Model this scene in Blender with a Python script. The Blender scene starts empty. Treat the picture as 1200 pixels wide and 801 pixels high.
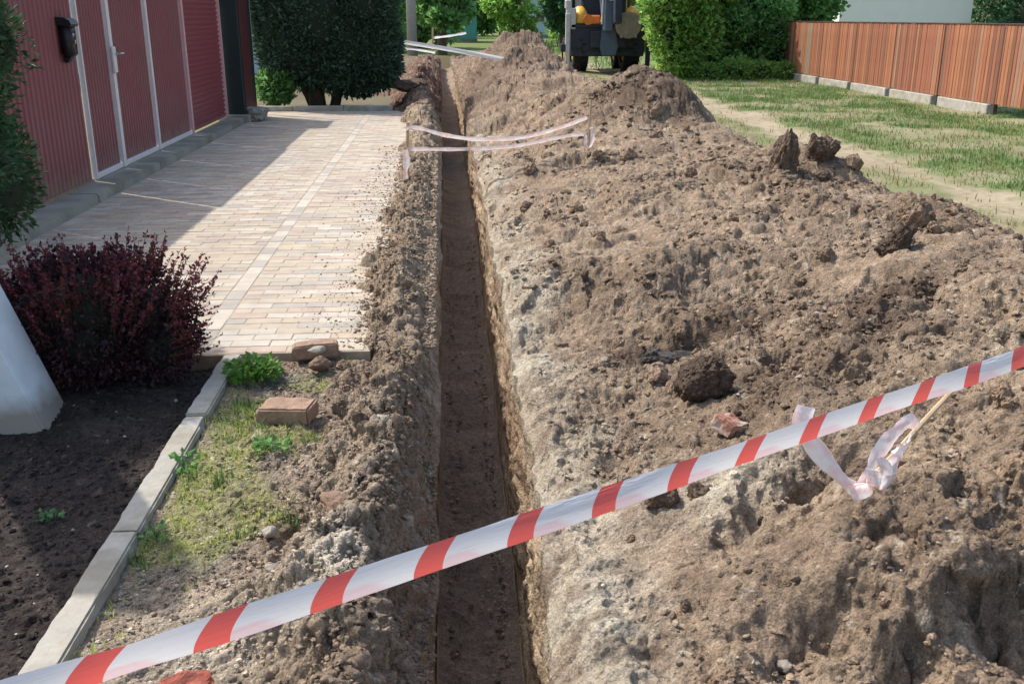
import bpy, bmesh, math, random
import numpy as np
from mathutils import Vector, Matrix, Euler
random.seed(7); RNG = np.random.default_rng(11)
S = bpy.context.scene; COL = S.collection
# ------------------------------------------------------------------ camera, sky, sun, exposure
cam = bpy.data.objects.new('camera', bpy.data.cameras.new('camera')); COL.objects.link(cam)
cam.data.sensor_width = 36; cam.data.lens = 34.5; cam.data.clip_start = .05; cam.data.clip_end = 2000
cam.location = (0, 0, 1.6); cam.rotation_euler = (math.radians(90-18.31), 0, math.radians(-4.01))
S.camera = cam
SUN_EL = 50.0; SUN_AZ = -52.6           # azimuth measured from +Y towards +X
w = bpy.data.worlds.new('World'); S.world = w; w.use_nodes = True
nt = w.node_tree; bg = nt.nodes['Background']; sky = nt.nodes.new('ShaderNodeTexSky')
sky.sky_type = 'NISHITA'; sky.sun_disc = False; sky.sun_elevation = math.radians(SUN_EL); sky.sun_rotation = math.radians(SUN_AZ)
sky.air_density = 1.3; sky.dust_density = 3.0; sky.ozone_density = 1.0
nt.links.new(sky.outputs[0], bg.inputs[0]); bg.inputs[1].default_value = 0.15
sl = bpy.data.lights.new('sun', 'SUN'); sl.energy = 3.1; sl.angle = math.radians(.6); sl.color = (1, .95, .88)
sun = bpy.data.objects.new('sun', sl); COL.objects.link(sun)
sd = Vector((math.sin(math.radians(SUN_AZ))*math.cos(math.radians(SUN_EL)), math.cos(math.radians(SUN_AZ))*math.cos(math.radians(SUN_EL)), math.sin(math.radians(SUN_EL))))
sun.rotation_euler = sd.to_track_quat('Z', 'Y').to_euler(); sun.location = (-6, 6, 9)
S.view_settings.view_transform = 'Standard'; S.view_settings.look = 'None'; S.view_settings.exposure = 0.70; S.view_settings.gamma = 1
S.render.engine = 'CYCLES'
# ------------------------------------------------------------------ vector noise
def _h(ix, iy, iz, s=0):
    n = (ix.astype(np.int64)*374761393 + iy.astype(np.int64)*668265263 + iz.astype(np.int64)*2147483647 + s*1274126177) & 0xffffffff
    n = ((n ^ (n >> 13))*1274126177) & 0xffffffff
    n = ((n ^ (n >> 16))*2246822519) & 0xffffffff
    return ((n ^ (n >> 15)) & 0xffffff)/16777215.0
def vn(x, y, z=None, s=0):
    x = np.asarray(x, float); y = np.asarray(y, float)
    z = np.zeros_like(x) if z is None else np.asarray(z, float)+np.zeros_like(x)
    x0 = np.floor(x); y0 = np.floor(y); z0 = np.floor(z)
    fx = x-x0; fy = y-y0; fz = z-z0
    fx = fx*fx*fx*(fx*(fx*6-15)+10); fy = fy*fy*fy*(fy*(fy*6-15)+10); fz = fz*fz*(3-2*fz)
    r = 0
    flat = not np.any(z)
    for dz in ((0,) if flat else (0, 1)):
        wz = 1-fz if dz == 0 else fz
        for dy in (0, 1):
            wy = 1-fy if dy == 0 else fy
            for dx in (0, 1):
                wx = 1-fx if dx == 0 else fx
                r = r+_h(x0+dx, y0+dy, z0+dz, s)*wx*wy*wz
    return r*2-1
def fbm(x, y, z=None, o=4, s=0, g=.5):
    a = 1; t = 0; m = 0; c, sn = .8, .6
    for i in range(o):
        t = t+a*vn(x, y, z, s+i); m += a; a *= g
        x, y = (x*c-y*sn)*2.03+11.3, (x*sn+y*c)*2.03+5.7
        if z is not None: z = z*2.03
    return t/m
def ridge(x, y, o=4, s=0):
    a = 1; t = 0; m = 0
    for i in range(o):
        t = t+a*(1-np.abs(vn(x, y, None, s+i))*1.6); m += a; a *= .5; x, y = (x*.8-y*.6)*2.1, (x*.6+y*.8)*2.1
    return t/m
def clods(x, y, c, p=.6, s=0, lo=.22, hi=.55, flat=.7):
    """half-sunk lumps: one possible lump in every cell of size c"""
    wx = x/c+.22*vn(x/c*1.7, y/c*1.7, None, s+50)+.08*vn(x/c*5, y/c*5, None, s+52)
    wy = y/c+.22*vn(x/c*1.7, y/c*1.7, None, s+51)+.08*vn(x/c*5, y/c*5, None, s+53)
    ix = np.floor(wx); iy = np.floor(wy); out = np.zeros_like(wx); z0 = np.zeros_like(wx)
    for dx in (-1, 0, 1):
        for dy in (-1, 0, 1):
            cx = ix+dx; cy = iy+dy
            jx = cx+.5+(_h(cx, cy, z0, s+1)-.5)*.9; jy = cy+.5+(_h(cx, cy, z0, s+2)-.5)*.9
            r = lo+(hi-lo)*_h(cx, cy, z0, s+3)**2; on = _h(cx, cy, z0, s+4) < p
            an = _h(cx, cy, z0, s+5)*3.14; e = .65+.6*_h(cx, cy, z0, s+6)
            ax = wx-jx; ay = wy-jy; u = ax*np.cos(an)+ay*np.sin(an); v = (-ax*np.sin(an)+ay*np.cos(an))/e
            tl = 1+.8*(u*(_h(cx, cy, z0, s+7)-.5)+v*(_h(cx, cy, z0, s+8)-.5))/r
            q = np.sqrt(np.maximum(r*r-u*u-v*v, 0))*on*tl
            out = np.maximum(out, np.minimum(q, r*.82))
    return out*c*flat
def sst(a, b, x):
    t = np.clip((x-a)/(b-a), 0, 1); return t*t*(3-2*t)
def mix(a, b, t): return a*(1-t)+b*t
# ------------------------------------------------------------------ materials
def mat(name, col=(.5,.5,.5), rough=.8, attr=None, var=.0, vscale=8, bump=0, bscale=60, island=0, spec=.3, metal=0, trans=0, col2=None, mixscale=None, detail=6, coords='obj', bdist=.004, sat=0, stretch=None, splash=0):
    m = bpy.data.materials.new(name); m.use_nodes = True; n = m.node_tree.nodes; l = m.node_tree.links
    b = n['Principled BSDF']; b.inputs['Roughness'].default_value = rough; b.inputs['Metallic'].default_value = metal
    b.inputs['Specular IOR Level'].default_value = spec
    g = n.new('ShaderNodeNewGeometry'); tc = n.new('ShaderNodeTexCoord')
    co = tc.outputs['Object'] if coords == 'obj' else g.outputs['Position']
    if stretch:
        mp = n.new('ShaderNodeMapping'); mp.inputs['Scale'].default_value = stretch; l.new(co, mp.inputs[0]); co = mp.outputs[0]
    if attr:
        a = n.new('ShaderNodeAttribute'); a.attribute_name = attr; c = a.outputs['Color']
    else:
        a = n.new('ShaderNodeRGB'); a.outputs[0].default_value = (*col, 1); c = a.outputs[0]
    def noise(sc, det=detail, rgh=.6):
        t = n.new('ShaderNodeTexNoise'); t.inputs['Scale'].default_value = sc; t.inputs['Detail'].default_value = det; t.inputs['Roughness'].default_value = rgh
        l.new(co, t.inputs['Vector']); return t
    if col2:
        t = noise(mixscale or vscale); cr = n.new('ShaderNodeValToRGB'); cr.color_ramp.elements[0].position = .42; cr.color_ramp.elements[1].position = .6
        l.new(t.outputs[0], cr.inputs[0]); mx = n.new('ShaderNodeMix'); mx.data_type = 'RGBA'; l.new(cr.outputs[0], mx.inputs[0]); l.new(c, mx.inputs[6]); mx.inputs[7].default_value = (*col2, 1); c = mx.outputs[2]
    if var:
        t = noise(vscale); mr = n.new('ShaderNodeMapRange'); mr.inputs[1].default_value = .28; mr.inputs[2].default_value = .72; mr.inputs[3].default_value = 1-var; mr.inputs[4].default_value = 1+var
        l.new(t.outputs[0], mr.inputs[0]); vm = n.new('ShaderNodeVectorMath'); vm.operation = 'SCALE'; l.new(c, vm.inputs[0]); l.new(mr.outputs[0], vm.inputs['Scale']); c = vm.outputs[0]
    if island:
        mr = n.new('ShaderNodeMapRange'); mr.inputs[3].default_value = 1-island; mr.inputs[4].default_value = 1+island; l.new(g.outputs['Random Per Island'], mr.inputs[0])
        vm = n.new('ShaderNodeVectorMath'); vm.operation = 'SCALE'; l.new(c, vm.inputs[0]); l.new(mr.outputs[0], vm.inputs['Scale']); c = vm.outputs[0]
        if sat:
            wn = n.new('ShaderNodeTexWhiteNoise'); wn.noise_dimensions = '1D'; l.new(g.outputs['Random Per Island'], wn.inputs['W'])
            mr2 = n.new('ShaderNodeMapRange'); mr2.inputs[3].default_value = .5-sat; mr2.inputs[4].default_value = .5+sat; l.new(wn.outputs[0], mr2.inputs[0])
            hs = n.new('ShaderNodeHueSaturation'); l.new(mr2.outputs[0], hs.inputs['Hue']); l.new(c, hs.inputs['Color']); c = hs.outputs[0]
    if splash:
        sx = n.new('ShaderNodeSeparateXYZ'); l.new(g.outputs['Position'], sx.inputs[0]); t = noise(7 if splash < .3 else 4, 8)
        m1 = n.new('ShaderNodeMath'); m1.operation = 'MULTIPLY_ADD'; l.new(t.outputs[0], m1.inputs[0]); m1.inputs[1].default_value = -1.6*splash; l.new(sx.outputs[2], m1.inputs[2])
        mr = n.new('ShaderNodeMapRange'); mr.inputs[1].default_value = -.9*splash; mr.inputs[2].default_value = .25*splash; mr.inputs[3].default_value = .85; mr.inputs[4].default_value = 0; l.new(m1.outputs[0], mr.inputs[0])
        mx = n.new('ShaderNodeMix'); mx.data_type = 'RGBA'; l.new(mr.outputs[0], mx.inputs[0]); l.new(c, mx.inputs[6]); mx.inputs[7].default_value = (.27, .21, .155, 1); c = mx.outputs[2]
    l.new(c, b.inputs['Base Color'])
    if bump:
        t = noise(bscale, 8, .65); bp = n.new('ShaderNodeBump'); bp.inputs['Strength'].default_value = bump; bp.inputs['Distance'].default_value = bdist
        l.new(t.outputs[0], bp.inputs['Height']); l.new(bp.outputs[0], b.inputs['Normal'])
    if trans:
        tr = n.new('ShaderNodeBsdfTranslucent'); l.new(c, tr.inputs[0]); mxs = n.new('ShaderNodeMixShader'); mxs.inputs[0].default_value = trans
        o = n['Material Output']; l.new(b.outputs[0], mxs.inputs[1]); l.new(tr.outputs[0], mxs.inputs[2]); l.new(mxs.outputs[0], o.inputs[0])
    return m
M = {}
def soilmat(name, col=None, vs=(5, 34, 170), am=1.0, coords='w'):
    m = bpy.data.materials.new(name); m.use_nodes = True; n = m.node_tree.nodes; l = m.node_tree.links; b = n['Principled BSDF']
    b.inputs['Roughness'].default_value = .97; b.inputs['Specular IOR Level'].default_value = .08
    g = n.new('ShaderNodeNewGeometry'); tc = n.new('ShaderNodeTexCoord'); co = g.outputs['Position'] if coords == 'w' else tc.outputs['Object']
    if col is None: a = n.new('ShaderNodeAttribute'); a.attribute_name = 'albedo'; c = a.outputs['Color']
    else: a = n.new('ShaderNodeRGB'); a.outputs[0].default_value = (*col, 1); c = a.outputs[0]
    for sc, lo, hi, det in ((vs[0], 1.0, 1.42, 5), (vs[1], .66, 1.38, 8), (vs[2], .64, 1.42, 3)):
        t = n.new('ShaderNodeTexNoise'); t.inputs['Scale'].default_value = sc; t.inputs['Detail'].default_value = det; t.inputs['Roughness'].default_value = .62; l.new(co, t.inputs['Vector'])
        mr = n.new('ShaderNodeMapRange'); mr.inputs[1].default_value = .3; mr.inputs[2].default_value = .7; mr.inputs[3].default_value = lo; mr.inputs[4].default_value = hi; l.new(t.outputs[0], mr.inputs[0])
        vm = n.new('ShaderNodeVectorMath'); vm.operation = 'SCALE'; l.new(c, vm.inputs[0]); l.new(mr.outputs[0], vm.inputs['Scale']); c = vm.outputs[0]
    l.new(c, b.inputs['Base Color']); prev = None
    for kind, sc, dist, stg in (('n', 38, .019, .8), ('v', 85, .010, .7), ('n', 160, .007, .8)):
        if kind == 'n':
            t = n.new('ShaderNodeTexNoise'); t.inputs['Scale'].default_value = sc; t.inputs['Detail'].default_value = 9; t.inputs['Roughness'].default_value = .7; l.new(co, t.inputs['Vector']); h = t.outputs[0]
        else:
            t0 = n.new('ShaderNodeTexNoise'); t0.inputs['Scale'].default_value = 60; l.new(co, t0.inputs['Vector']); ad = n.new('ShaderNodeVectorMath'); ad.operation = 'MULTIPLY_ADD'; l.new(t0.outputs['Color'], ad.inputs[0]); ad.inputs[1].default_value = (.012,)*3; l.new(co, ad.inputs[2])
            t = n.new('ShaderNodeTexVoronoi'); t.inputs['Scale'].default_value = sc; t.inputs['Randomness'].default_value = 1; l.new(ad.outputs[0], t.inputs['Vector']); iv = n.new('ShaderNodeMath'); iv.operation = 'SUBTRACT'; iv.inputs[0].default_value = 1; l.new(t.outputs['Distance'], iv.inputs[1]); h = iv.outputs[0]
        bp = n.new('ShaderNodeBump'); bp.inputs['Strength'].default_value = stg; bp.inputs['Distance'].default_value = dist*am; l.new(h, bp.inputs['Height'])
        if prev is not None: l.new(prev, bp.inputs['Normal'])
        prev = bp.outputs[0]
    l.new(prev, b.inputs['Normal']); return m
M['soil'] = soilmat('soil')
M['soil_lump'] = soilmat('soil_lump', (.225,.162,.114), coords='w')
M['soil_damp'] = soilmat('soil_damp', (.135,.096,.07), coords='w')
M['dark_soil'] = soilmat('dark_soil', (.085,.06,.045), coords='w')  # darkest soil; shade on the dark-faced clods is put into the colour
M['black_soil'] = soilmat('black_soil')
M['dark_stone'] = mat('dark_stone', (.062,.052,.046), .8, var=.3, vscale=14, bump=.6, bscale=40, bdist=.008)
M['pale_stone'] = mat('pale_stone', (.34,.30,.245), .85, var=.2, vscale=14, bump=.5, bscale=60)
M['concrete'] = mat('concrete', (.37,.35,.305), .9, var=.22, vscale=9, bump=.5, bscale=140, col2=(.30,.27,.215), mixscale=5, bdist=.003)
M['old_concrete'] = mat('old_concrete', (.33,.31,.26), .9, var=.25, vscale=6, bump=.5, bscale=100, col2=(.20,.185,.145), mixscale=3)
M['brick_brown'] = mat('brick_brown', (.30,.195,.135), .9, var=.22, vscale=18, bump=.9, bscale=70, bdist=.006)
M['brick_red'] = mat('brick_red', (.27,.07,.045), .9, var=.25, vscale=18, bump=.8, bscale=70, col2=(.33,.13,.09), mixscale=12)
M['brick_pink'] = mat('brick_pink', (.40,.19,.13), .9, var=.2, vscale=18, bump=.8, bscale=70, col2=(.42,.33,.26), mixscale=9)
pv = [(.41,.345,.265), (.41,.32,.255), (.35,.315,.27), (.41,.335,.245), (.45,.40,.33), (.36,.30,.245)]
PAV = [mat('paver_'+n_, c, .85, var=.17, vscale=5, bump=.35, bscale=150, bdist=.002, coords='w') for n_, c in zip(['cream','pink','grey','ochre','pale','brown'], pv)]
M['joint_sand'] = mat('joint_sand', (.36,.30,.225), .95, var=.2, vscale=20)
M['red_metal'] = mat('red_metal', (.225,.068,.078), .42, var=.07, vscale=3, bump=.05, bscale=20, col2=(.205,.078,.085), mixscale=1.5, splash=.28)
M['red_ribbed'] = mat('red_ribbed', (.24,.06,.07), .4, var=.06, vscale=3)
M['dark_red'] = mat('dark_red', (.07,.018,.02), .5, var=.1)
M['dark_green_metal'] = mat('dark_green_metal', (.014,.026,.028), .4, var=.1)
M['teal_metal'] = mat('teal_metal', (.16,.42,.40), .4)
M['white_paint'] = mat('white_paint', (.66,.62,.62), .5, var=.06, vscale=12)
M['pink_paint'] = mat('pink_paint', (.55,.34,.35), .5, var=.06, vscale=12)
M['mailbox'] = mat('mailbox_plastic', (.018,.017,.022), .38, var=.1)
M['mail_silver'] = mat('mail_silver', (.5,.5,.5), .3, metal=.6)
M['post_white'] = mat('post_whitewash', (.66,.71,.75), .75, var=.12, vscale=5, splash=.10, bump=.25, bscale=70, bdist=.003)
M['wood_stake'] = mat('wood_stake', (.45,.33,.21), .8, var=.2, vscale=20)
FB = [mat('stained_board_'+str_, c, .62, var=.22, vscale=4, stretch=(9,9,1), bump=.25, bscale=30, splash=.2) for str_, c in
      zip(['orange','russet','brown','red','faded','grey'], [(.33,.135,.066),(.25,.10,.055),(.18,.08,.05),(.28,.105,.06),(.29,.155,.10),(.24,.185,.13)])]
M['fence_dark'] = mat('fence_dark', (.06,.035,.028), .7, var=.2)
M['house_white'] = mat('house_render', (.90,.86,.79), .85, var=.03, vscale=2, bump=.1, bscale=30)
M['roof'] = mat('roof_sheet', (.17,.13,.12), .7, var=.15)
M['glass'] = mat('window_glass', (.03,.04,.05), .08, spec=.6)
M['teal_wall'] = mat('teal_wall', (.10,.36,.36), .7, var=.1, vscale=2)
M['blue_wall'] = mat('pale_blue_wall', (.42,.52,.58), .8, var=.08, vscale=2)
M['bark'] = mat('bark', (.10,.075,.055), .95, var=.3, vscale=12, bump=.9, bscale=25, bdist=.02)
M['pole_grey'] = mat('pole_concrete', (.36,.36,.35), .9, var=.1)
def leafm(n, c, tr=.25, isl=.45, sat=.02, rough=.55): return mat(n, c, rough, island=isl, sat=sat, trans=tr, spec=.35)
M['thuja'] = leafm('thuja_sprays', (.055,.115,.05), .25)
M['thuja_dark'] = leafm('thuja_dark_sprays', (.06,.11,.07), .25)
M['core'] = mat('shade_core', (.02,.03,.018), 1)  # near-black solid filler; the shaded inside of the foliage put into its colour
M['barberry'] = leafm('barberry_leaf', (.055,.018,.026), .22, .5, .02)
M['barberry_shoot'] = leafm('barberry_shoot_leaf', (.15,.03,.038), .35, .5, .03)
M['twig'] = mat('twig', (.07,.04,.03), .9)
M['leaf_bright'] = leafm('leaf_bright', (.25,.42,.10), .6, .4, .03)
M['leaf_mid'] = leafm('leaf_mid', (.18,.35,.11), .6, .45, .03)
M['leaf_dark'] = leafm('leaf_dark', (.10,.21,.095), .55, .45, .02)
M['leaf_yellow'] = leafm('leaf_yellow', (.36,.43,.10), .5, .4, .02)
M['grass'] = leafm('grass_blade', (.125,.215,.06), .35, .45, .03)
M['grass_dry'] = leafm('grass_dry', (.25,.22,.09), .3, .4, .02)
M['weed'] = leafm('weed_leaf', (.13,.26,.05), .35, .3, .02)
M['rubber'] = mat('rubber', (.022,.021,.021), .85, var=.3, vscale=8)
M['machine_black'] = mat('machine_black', (.028,.032,.045), .5, var=.3, vscale=5)
M['machine_blue'] = mat('machine_bluegrey', (.08,.11,.16), .45, var=.2, vscale=5)
M['machine_yellow'] = mat('machine_yellow', (.62,.36,.05), .45, var=.15, vscale=6)
M['machine_orange'] = mat('machine_orange', (.62,.17,.03), .4, var=.1)
M['machine_silver'] = mat('machine_silver', (.5,.47,.45), .5, var=.2)
M['bucket'] = mat('dusty_bucket', (.27,.21,.165), .8, var=.25, vscale=6)
M['white_decal'] = mat('white_decal', (.75,.75,.75), .5)
# ------------------------------------------------------------------ mesh helpers
def me_np(name, V, Fq, mats, smooth=False, attrs=None, midx=None):
    me = bpy.data.meshes.new(name); V = np.asarray(V, np.float32); Fq = np.asarray(Fq, np.int32); k = Fq.shape[1]
    me.vertices.add(len(V)); me.vertices.foreach_set('co', V.ravel())
    me.loops.add(Fq.size); me.loops.foreach_set('vertex_index', Fq.ravel())
    me.polygons.add(len(Fq)); me.polygons.foreach_set('loop_start', np.arange(0, Fq.size, k, dtype=np.int32))
    me.polygons.foreach_set('use_smooth', np.full(len(Fq), bool(smooth)))
    for m_ in (mats if isinstance(mats, (list, tuple)) else [mats]): me.materials.append(m_)
    if midx is not None: me.polygons.foreach_set('material_index', np.asarray(midx, np.int32))
    me.update(calc_edges=True)
    for an, arr in (attrs or {}).items():
        a = me.attributes.new(an, 'FLOAT_COLOR', 'POINT'); c4 = np.ones((len(V), 4), np.float32); c4[:, :3] = arr; a.data.foreach_set('color', c4.ravel())
    return me
def link(name, me, parent=None, loc=None, rot=None, scale=None):
    o = bpy.data.objects.new(name, me); COL.objects.link(o)
    if parent is not None: o.parent = parent
    if loc is not None: o.location = loc
    if rot is not None: o.rotation_euler = rot
    if scale is not None: o.scale = scale
    return o
def tag(o, label, cat, group=None):
    o['label'] = label; o['category'] = cat
    if group: o['group'] = group
    return o
def struct(o): o['kind'] = 'structure'; return o
def stuff(o): o['kind'] = 'stuff'; return o
def empty(name, loc=(0,0,0), rz=0):
    o = bpy.data.objects.new(name, None); COL.objects.link(o); o.location = loc; o.rotation_euler = (0,0,rz); o.empty_display_size = .2; return o
class B:
    def __init__(s): s.bm = bmesh.new()
    def box(s, c, d, rot=None, bev=0, seg=1):
        r = bmesh.ops.create_cube(s.bm, size=1); vs = r['verts']
        bmesh.ops.scale(s.bm, vec=d, verts=vs)
        if bev:
            es = list({e for v in vs for e in v.link_edges}); rb = bmesh.ops.bevel(s.bm, geom=es, offset=bev, segments=seg, affect='EDGES'); vs = list({v for f in rb['faces'] for v in f.verts} | {v for v in vs if v.is_valid})
        if rot is not None: bmesh.ops.rotate(s.bm, cent=(0,0,0), matrix=(rot if isinstance(rot, Matrix) else Euler(rot).to_matrix()), verts=vs)
        bmesh.ops.translate(s.bm, vec=c, verts=vs); return s
    def cyl(s, p0, p1, r0, r1=None, n=12, caps=True):
        r1 = r0 if r1 is None else r1; p0 = Vector(p0); p1 = Vector(p1); d = p1-p0
        r = bmesh.ops.create_cone(s.bm, cap_ends=caps, segments=n, radius1=r0, radius2=r1, depth=d.length)
        bmesh.ops.rotate(s.bm, cent=(0,0,0), matrix=d.to_track_quat('Z','Y').to_matrix(), verts=r['verts']); bmesh.ops.translate(s.bm, vec=(p0+p1)/2, verts=r['verts']); return s
    def tube(s, pts, rs, n=8):
        rings = []; pts = [Vector(p) for p in pts]
        if not isinstance(rs, (list, tuple)): rs = [rs]*len(pts)
        for i, p in enumerate(pts):
            t = (pts[min(i+1, len(pts)-1)]-pts[max(i-1, 0)]).normalized(); a = t.orthogonal().normalized() if i == 0 else (a-t*a.dot(t)).normalized(); b2 = t.cross(a)
            rings.append([s.bm.verts.new(p+(a*math.cos(6.2832*k/n)+b2*math.sin(6.2832*k/n))*rs[i]) for k in range(n)])
        for r0, r1 in zip(rings, rings[1:]):
            for k in range(n): s.bm.faces.new((r0[k], r0[(k+1) % n], r1[(k+1) % n], r1[k]))
        s.bm.faces.new(rings[0][::-1]); s.bm.faces.new(rings[-1]); return s
    def prism(s, poly, axis, a, b):
        """poly in the two other axes, extruded a..b along axis 0/1/2"""
        def mk(p, t):
            return [(t, p[0], p[1]), (p[0], t, p[1]), (p[0], p[1], t)][axis]
        v0 = [s.bm.verts.new(mk(p, a)) for p in poly]; v1 = [s.bm.verts.new(mk(p, b)) for p in poly]; n = len(poly)
        s.bm.faces.new(v0); s.bm.faces.new(v1[::-1])
        for i in range(n): s.bm.faces.new((v0[i], v1[i], v1[(i+1) % n], v0[(i+1) % n]))
        return s
    def me(s, name, mats, smooth=False):
        bmesh.ops.recalc_face_normals(s.bm, faces=s.bm.faces[:])
        me = bpy.data.meshes.new(name); s.bm.to_mesh(me); s.bm.free()
        for m_ in (mats if isinstance(mats, (list, tuple)) else [mats]): me.materials.append(m_)
        if smooth: me.polygons.foreach_set('use_smooth', np.ones(len(me.polygons), bool))
        return me
    def obj(s, name, m_, parent=None, smooth=False, loc=None, rot=None): return link(name, s.me(name, m_, smooth), parent, loc, rot)
def ico(sub):
    bm = bmesh.new(); bmesh.ops.create_icosphere(bm, subdivisions=sub, radius=1); bm.verts.ensure_lookup_table()
    V = np.array([v.co[:] for v in bm.verts]); F = np.array([[v.index for v in f.verts] for f in bm.faces]); bm.free(); return V, F
ICO = {k: ico(k) for k in (1, 2, 3, 4, 5)}
def rock(sub, seed, rough=.35, ang=.25, fine=.05, mat_=None, name='clod', box=0):
    V, F = ICO[sub]; V = V.copy(); r = np.random.default_rng(seed)
    for k in range(9):                     # chopped by random planes: angular faces
        d = r.normal(size=3); d /= np.linalg.norm(d); h = r.uniform(.55, .9); t = V@d; over = np.maximum(t-h, 0); V -= over[:, None]*d*(ang*3.2 if ang*3.2 < 1 else 1)
    n1 = fbm(V[:, 0]*1.3+seed, V[:, 1]*1.3, V[:, 2]*1.3, 3, seed); n2 = fbm(V[:, 0]*5+seed, V[:, 1]*5, V[:, 2]*5, 3, seed+9); n3 = fbm(V[:, 0]*14, V[:, 1]*14+seed, V[:, 2]*14, 2, seed+5)
    V *= (1+rough*n1+fine*2.2*n2+fine*n3)[:, None]
    return me_np(name, V, F, mat_ or M['soil_lump'], smooth=False)
def scatter(P, size, tmpl, rng, squash=.7, rot=True):
    """many small lumps as one vertex/face array"""
    V0, F0 = tmpl; n = len(P); nv = len(V0)
    R = rng.normal(size=(n, 3, 3)); Q, _ = np.linalg.qr(R)
    sc = size[:, None]*rng.uniform(.6, 1.3, (n, 3)); jit = 1+rng.uniform(-.28, .28, (n, nv, 1))
    V = V0[None]*jit*sc[:, None, :]; V = np.einsum('nij,nvj->nvi', Q, V); V[:, :, 2] *= squash; V += P[:, None, :]
    F = F0[None]+(np.arange(n)*nv)[:, None, None]
    return V.reshape(-1, 3), F.reshape(-1, F0.shape[1])
def leafquads(P, size, rng, up=None, elong=1.6, fold=.25, updir=0.0, D=None):
    """each leaf a folded diamond of two triangles"""
    n = len(P); d = rng.normal(size=(n, 3)) if D is None else D+rng.normal(size=(n, 3))*.45
    d[:, 2] += updir; d /= np.linalg.norm(d, axis=1)[:, None]
    s = rng.normal(size=(n, 3)); s -= (s*d).sum(1)[:, None]*d; s /= np.linalg.norm(s, axis=1)[:, None]; nn = np.cross(d, s)
    L = size[:, None]*d*elong; W = size[:, None]*s*.5; Z = nn*size[:, None]*fold
    V = np.stack([P, P+L*.5+W+Z, P+L, P+L*.5-W+Z], 1).reshape(-1, 3)
    i = (np.arange(n)*4)[:, None]; F = np.concatenate([i+np.array([[0, 1, 2]]), i+np.array([[0, 2, 3]])], 0); return V, F
def brickmesh(m_, L, W, H, seed, chips=.0032):
    bm = bmesh.new(); bmesh.ops.create_cube(bm, size=1); bmesh.ops.scale(bm, vec=(L, W, H), verts=bm.verts[:]); bmesh.ops.bevel(bm, geom=bm.edges[:], offset=.007, segments=2, affect='EDGES')
    bmesh.ops.triangulate(bm, faces=bm.faces[:])
    for _ in range(7):
        le = [e for e in bm.edges if e.calc_length() > .018]
        if le: bmesh.ops.subdivide_edges(bm, edges=le, cuts=1); bmesh.ops.triangulate(bm, faces=bm.faces[:])
    V = np.array([v.co[:] for v in bm.verts]); d = chips*fbm(V[:, 0]*22+seed, V[:, 1]*22, V[:, 2]*22, 3, seed)*2.2+.4*chips*fbm(V[:, 0]*90+seed, V[:, 1]*90, V[:, 2]*90, 2, seed)
    crn = np.maximum(np.abs(V[:, 0])/(L/2)-.8, 0)*np.maximum(np.abs(V[:, 2])/(H/2)-.6, 0)*np.maximum(fbm(V[:, 0]*9+seed, V[:, 1]*9, V[:, 2]*9, 2, seed), 0)*-.5
    N = (V/np.array([L, W, H])*2)**7; N /= np.linalg.norm(N, axis=1)[:, None]+1e-9; V = V+N*(d+crn)[:, None]*1.2
    for v, c in zip(bm.verts, V): v.co = c
    me = bpy.data.meshes.new('brick'); bm.to_mesh(me); bm.free(); me.materials.append(m_); return me
# ------------------------------------------------------------------ ground shapes
def XL(Y): return -.055+.004*np.clip(Y, 0, 20)+.035*fbm(Y*2.2, Y*0+3, None, 5, 21, .6)-.012+.05*np.exp(-((Y-2.55)/.25)**2)*-1
def XR(Y): return .018*fbm(Y*11, Y*0+1, None, 3, 33)+.235+.026*np.clip(Y, 0, 5)+.004*np.clip(Y-5, 0, 12)+.045*fbm(Y*1.9, Y*0+8, None, 6, 31, .6)
def FL(Y): return -.085+.005*np.clip(Y, 0, 20)
def FR(Y): return .235+.0135*np.clip(Y, 0, 12)+.015*fbm(Y*1.1, Y*0+2, None, 3, 41)
def depth(Y): return -.92+.03*fbm(Y*.8, Y*0, None, 3, 5)+.5*sst(24, 34, Y)
def gau(X, Y, cx, cy, rx, ry, a=0):
    dx = X-cx; dy = Y-cy
    if a: dx, dy = dx*math.cos(a)+dy*math.sin(a), -dx*math.sin(a)+dy*math.cos(a)
    return np.exp(-((dx/rx)**2+(dy/ry)**2))
def damp_shade_mask(X, Y):
    d = .9*gau(X, Y, 1.55, 3.55, .75, .22, math.radians(52))+1.6*gau(X, Y, 1.2, 4.42, .36, .2)+.9*gau(X, Y, 2.1, 4.3, .9, .16, math.radians(35))+1.1*gau(X, Y, 2.45, 12.3, .8, 1.3)+.9*gau(X, Y, 1.2, 20.5, 1.6, 2.2)  # moist soil bands; the dark hollow's shade is put into this tone too
    d = d+.6*gau(X, Y, 1.3, 2.35, .5, .2)+.45*gau(X, Y, 2.9, 5.6, .8, .5)+.5*gau(X, Y, 2.9, 7.6, .5, .6)
    d = d+.45*sst(-.05, .5, fbm(X*1.1+4, Y*1.1, None, 3, 71))
    return np.clip(d*(.75+.6*fbm(X*4, Y*4, None, 3, 72)), 0, 1)
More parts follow.
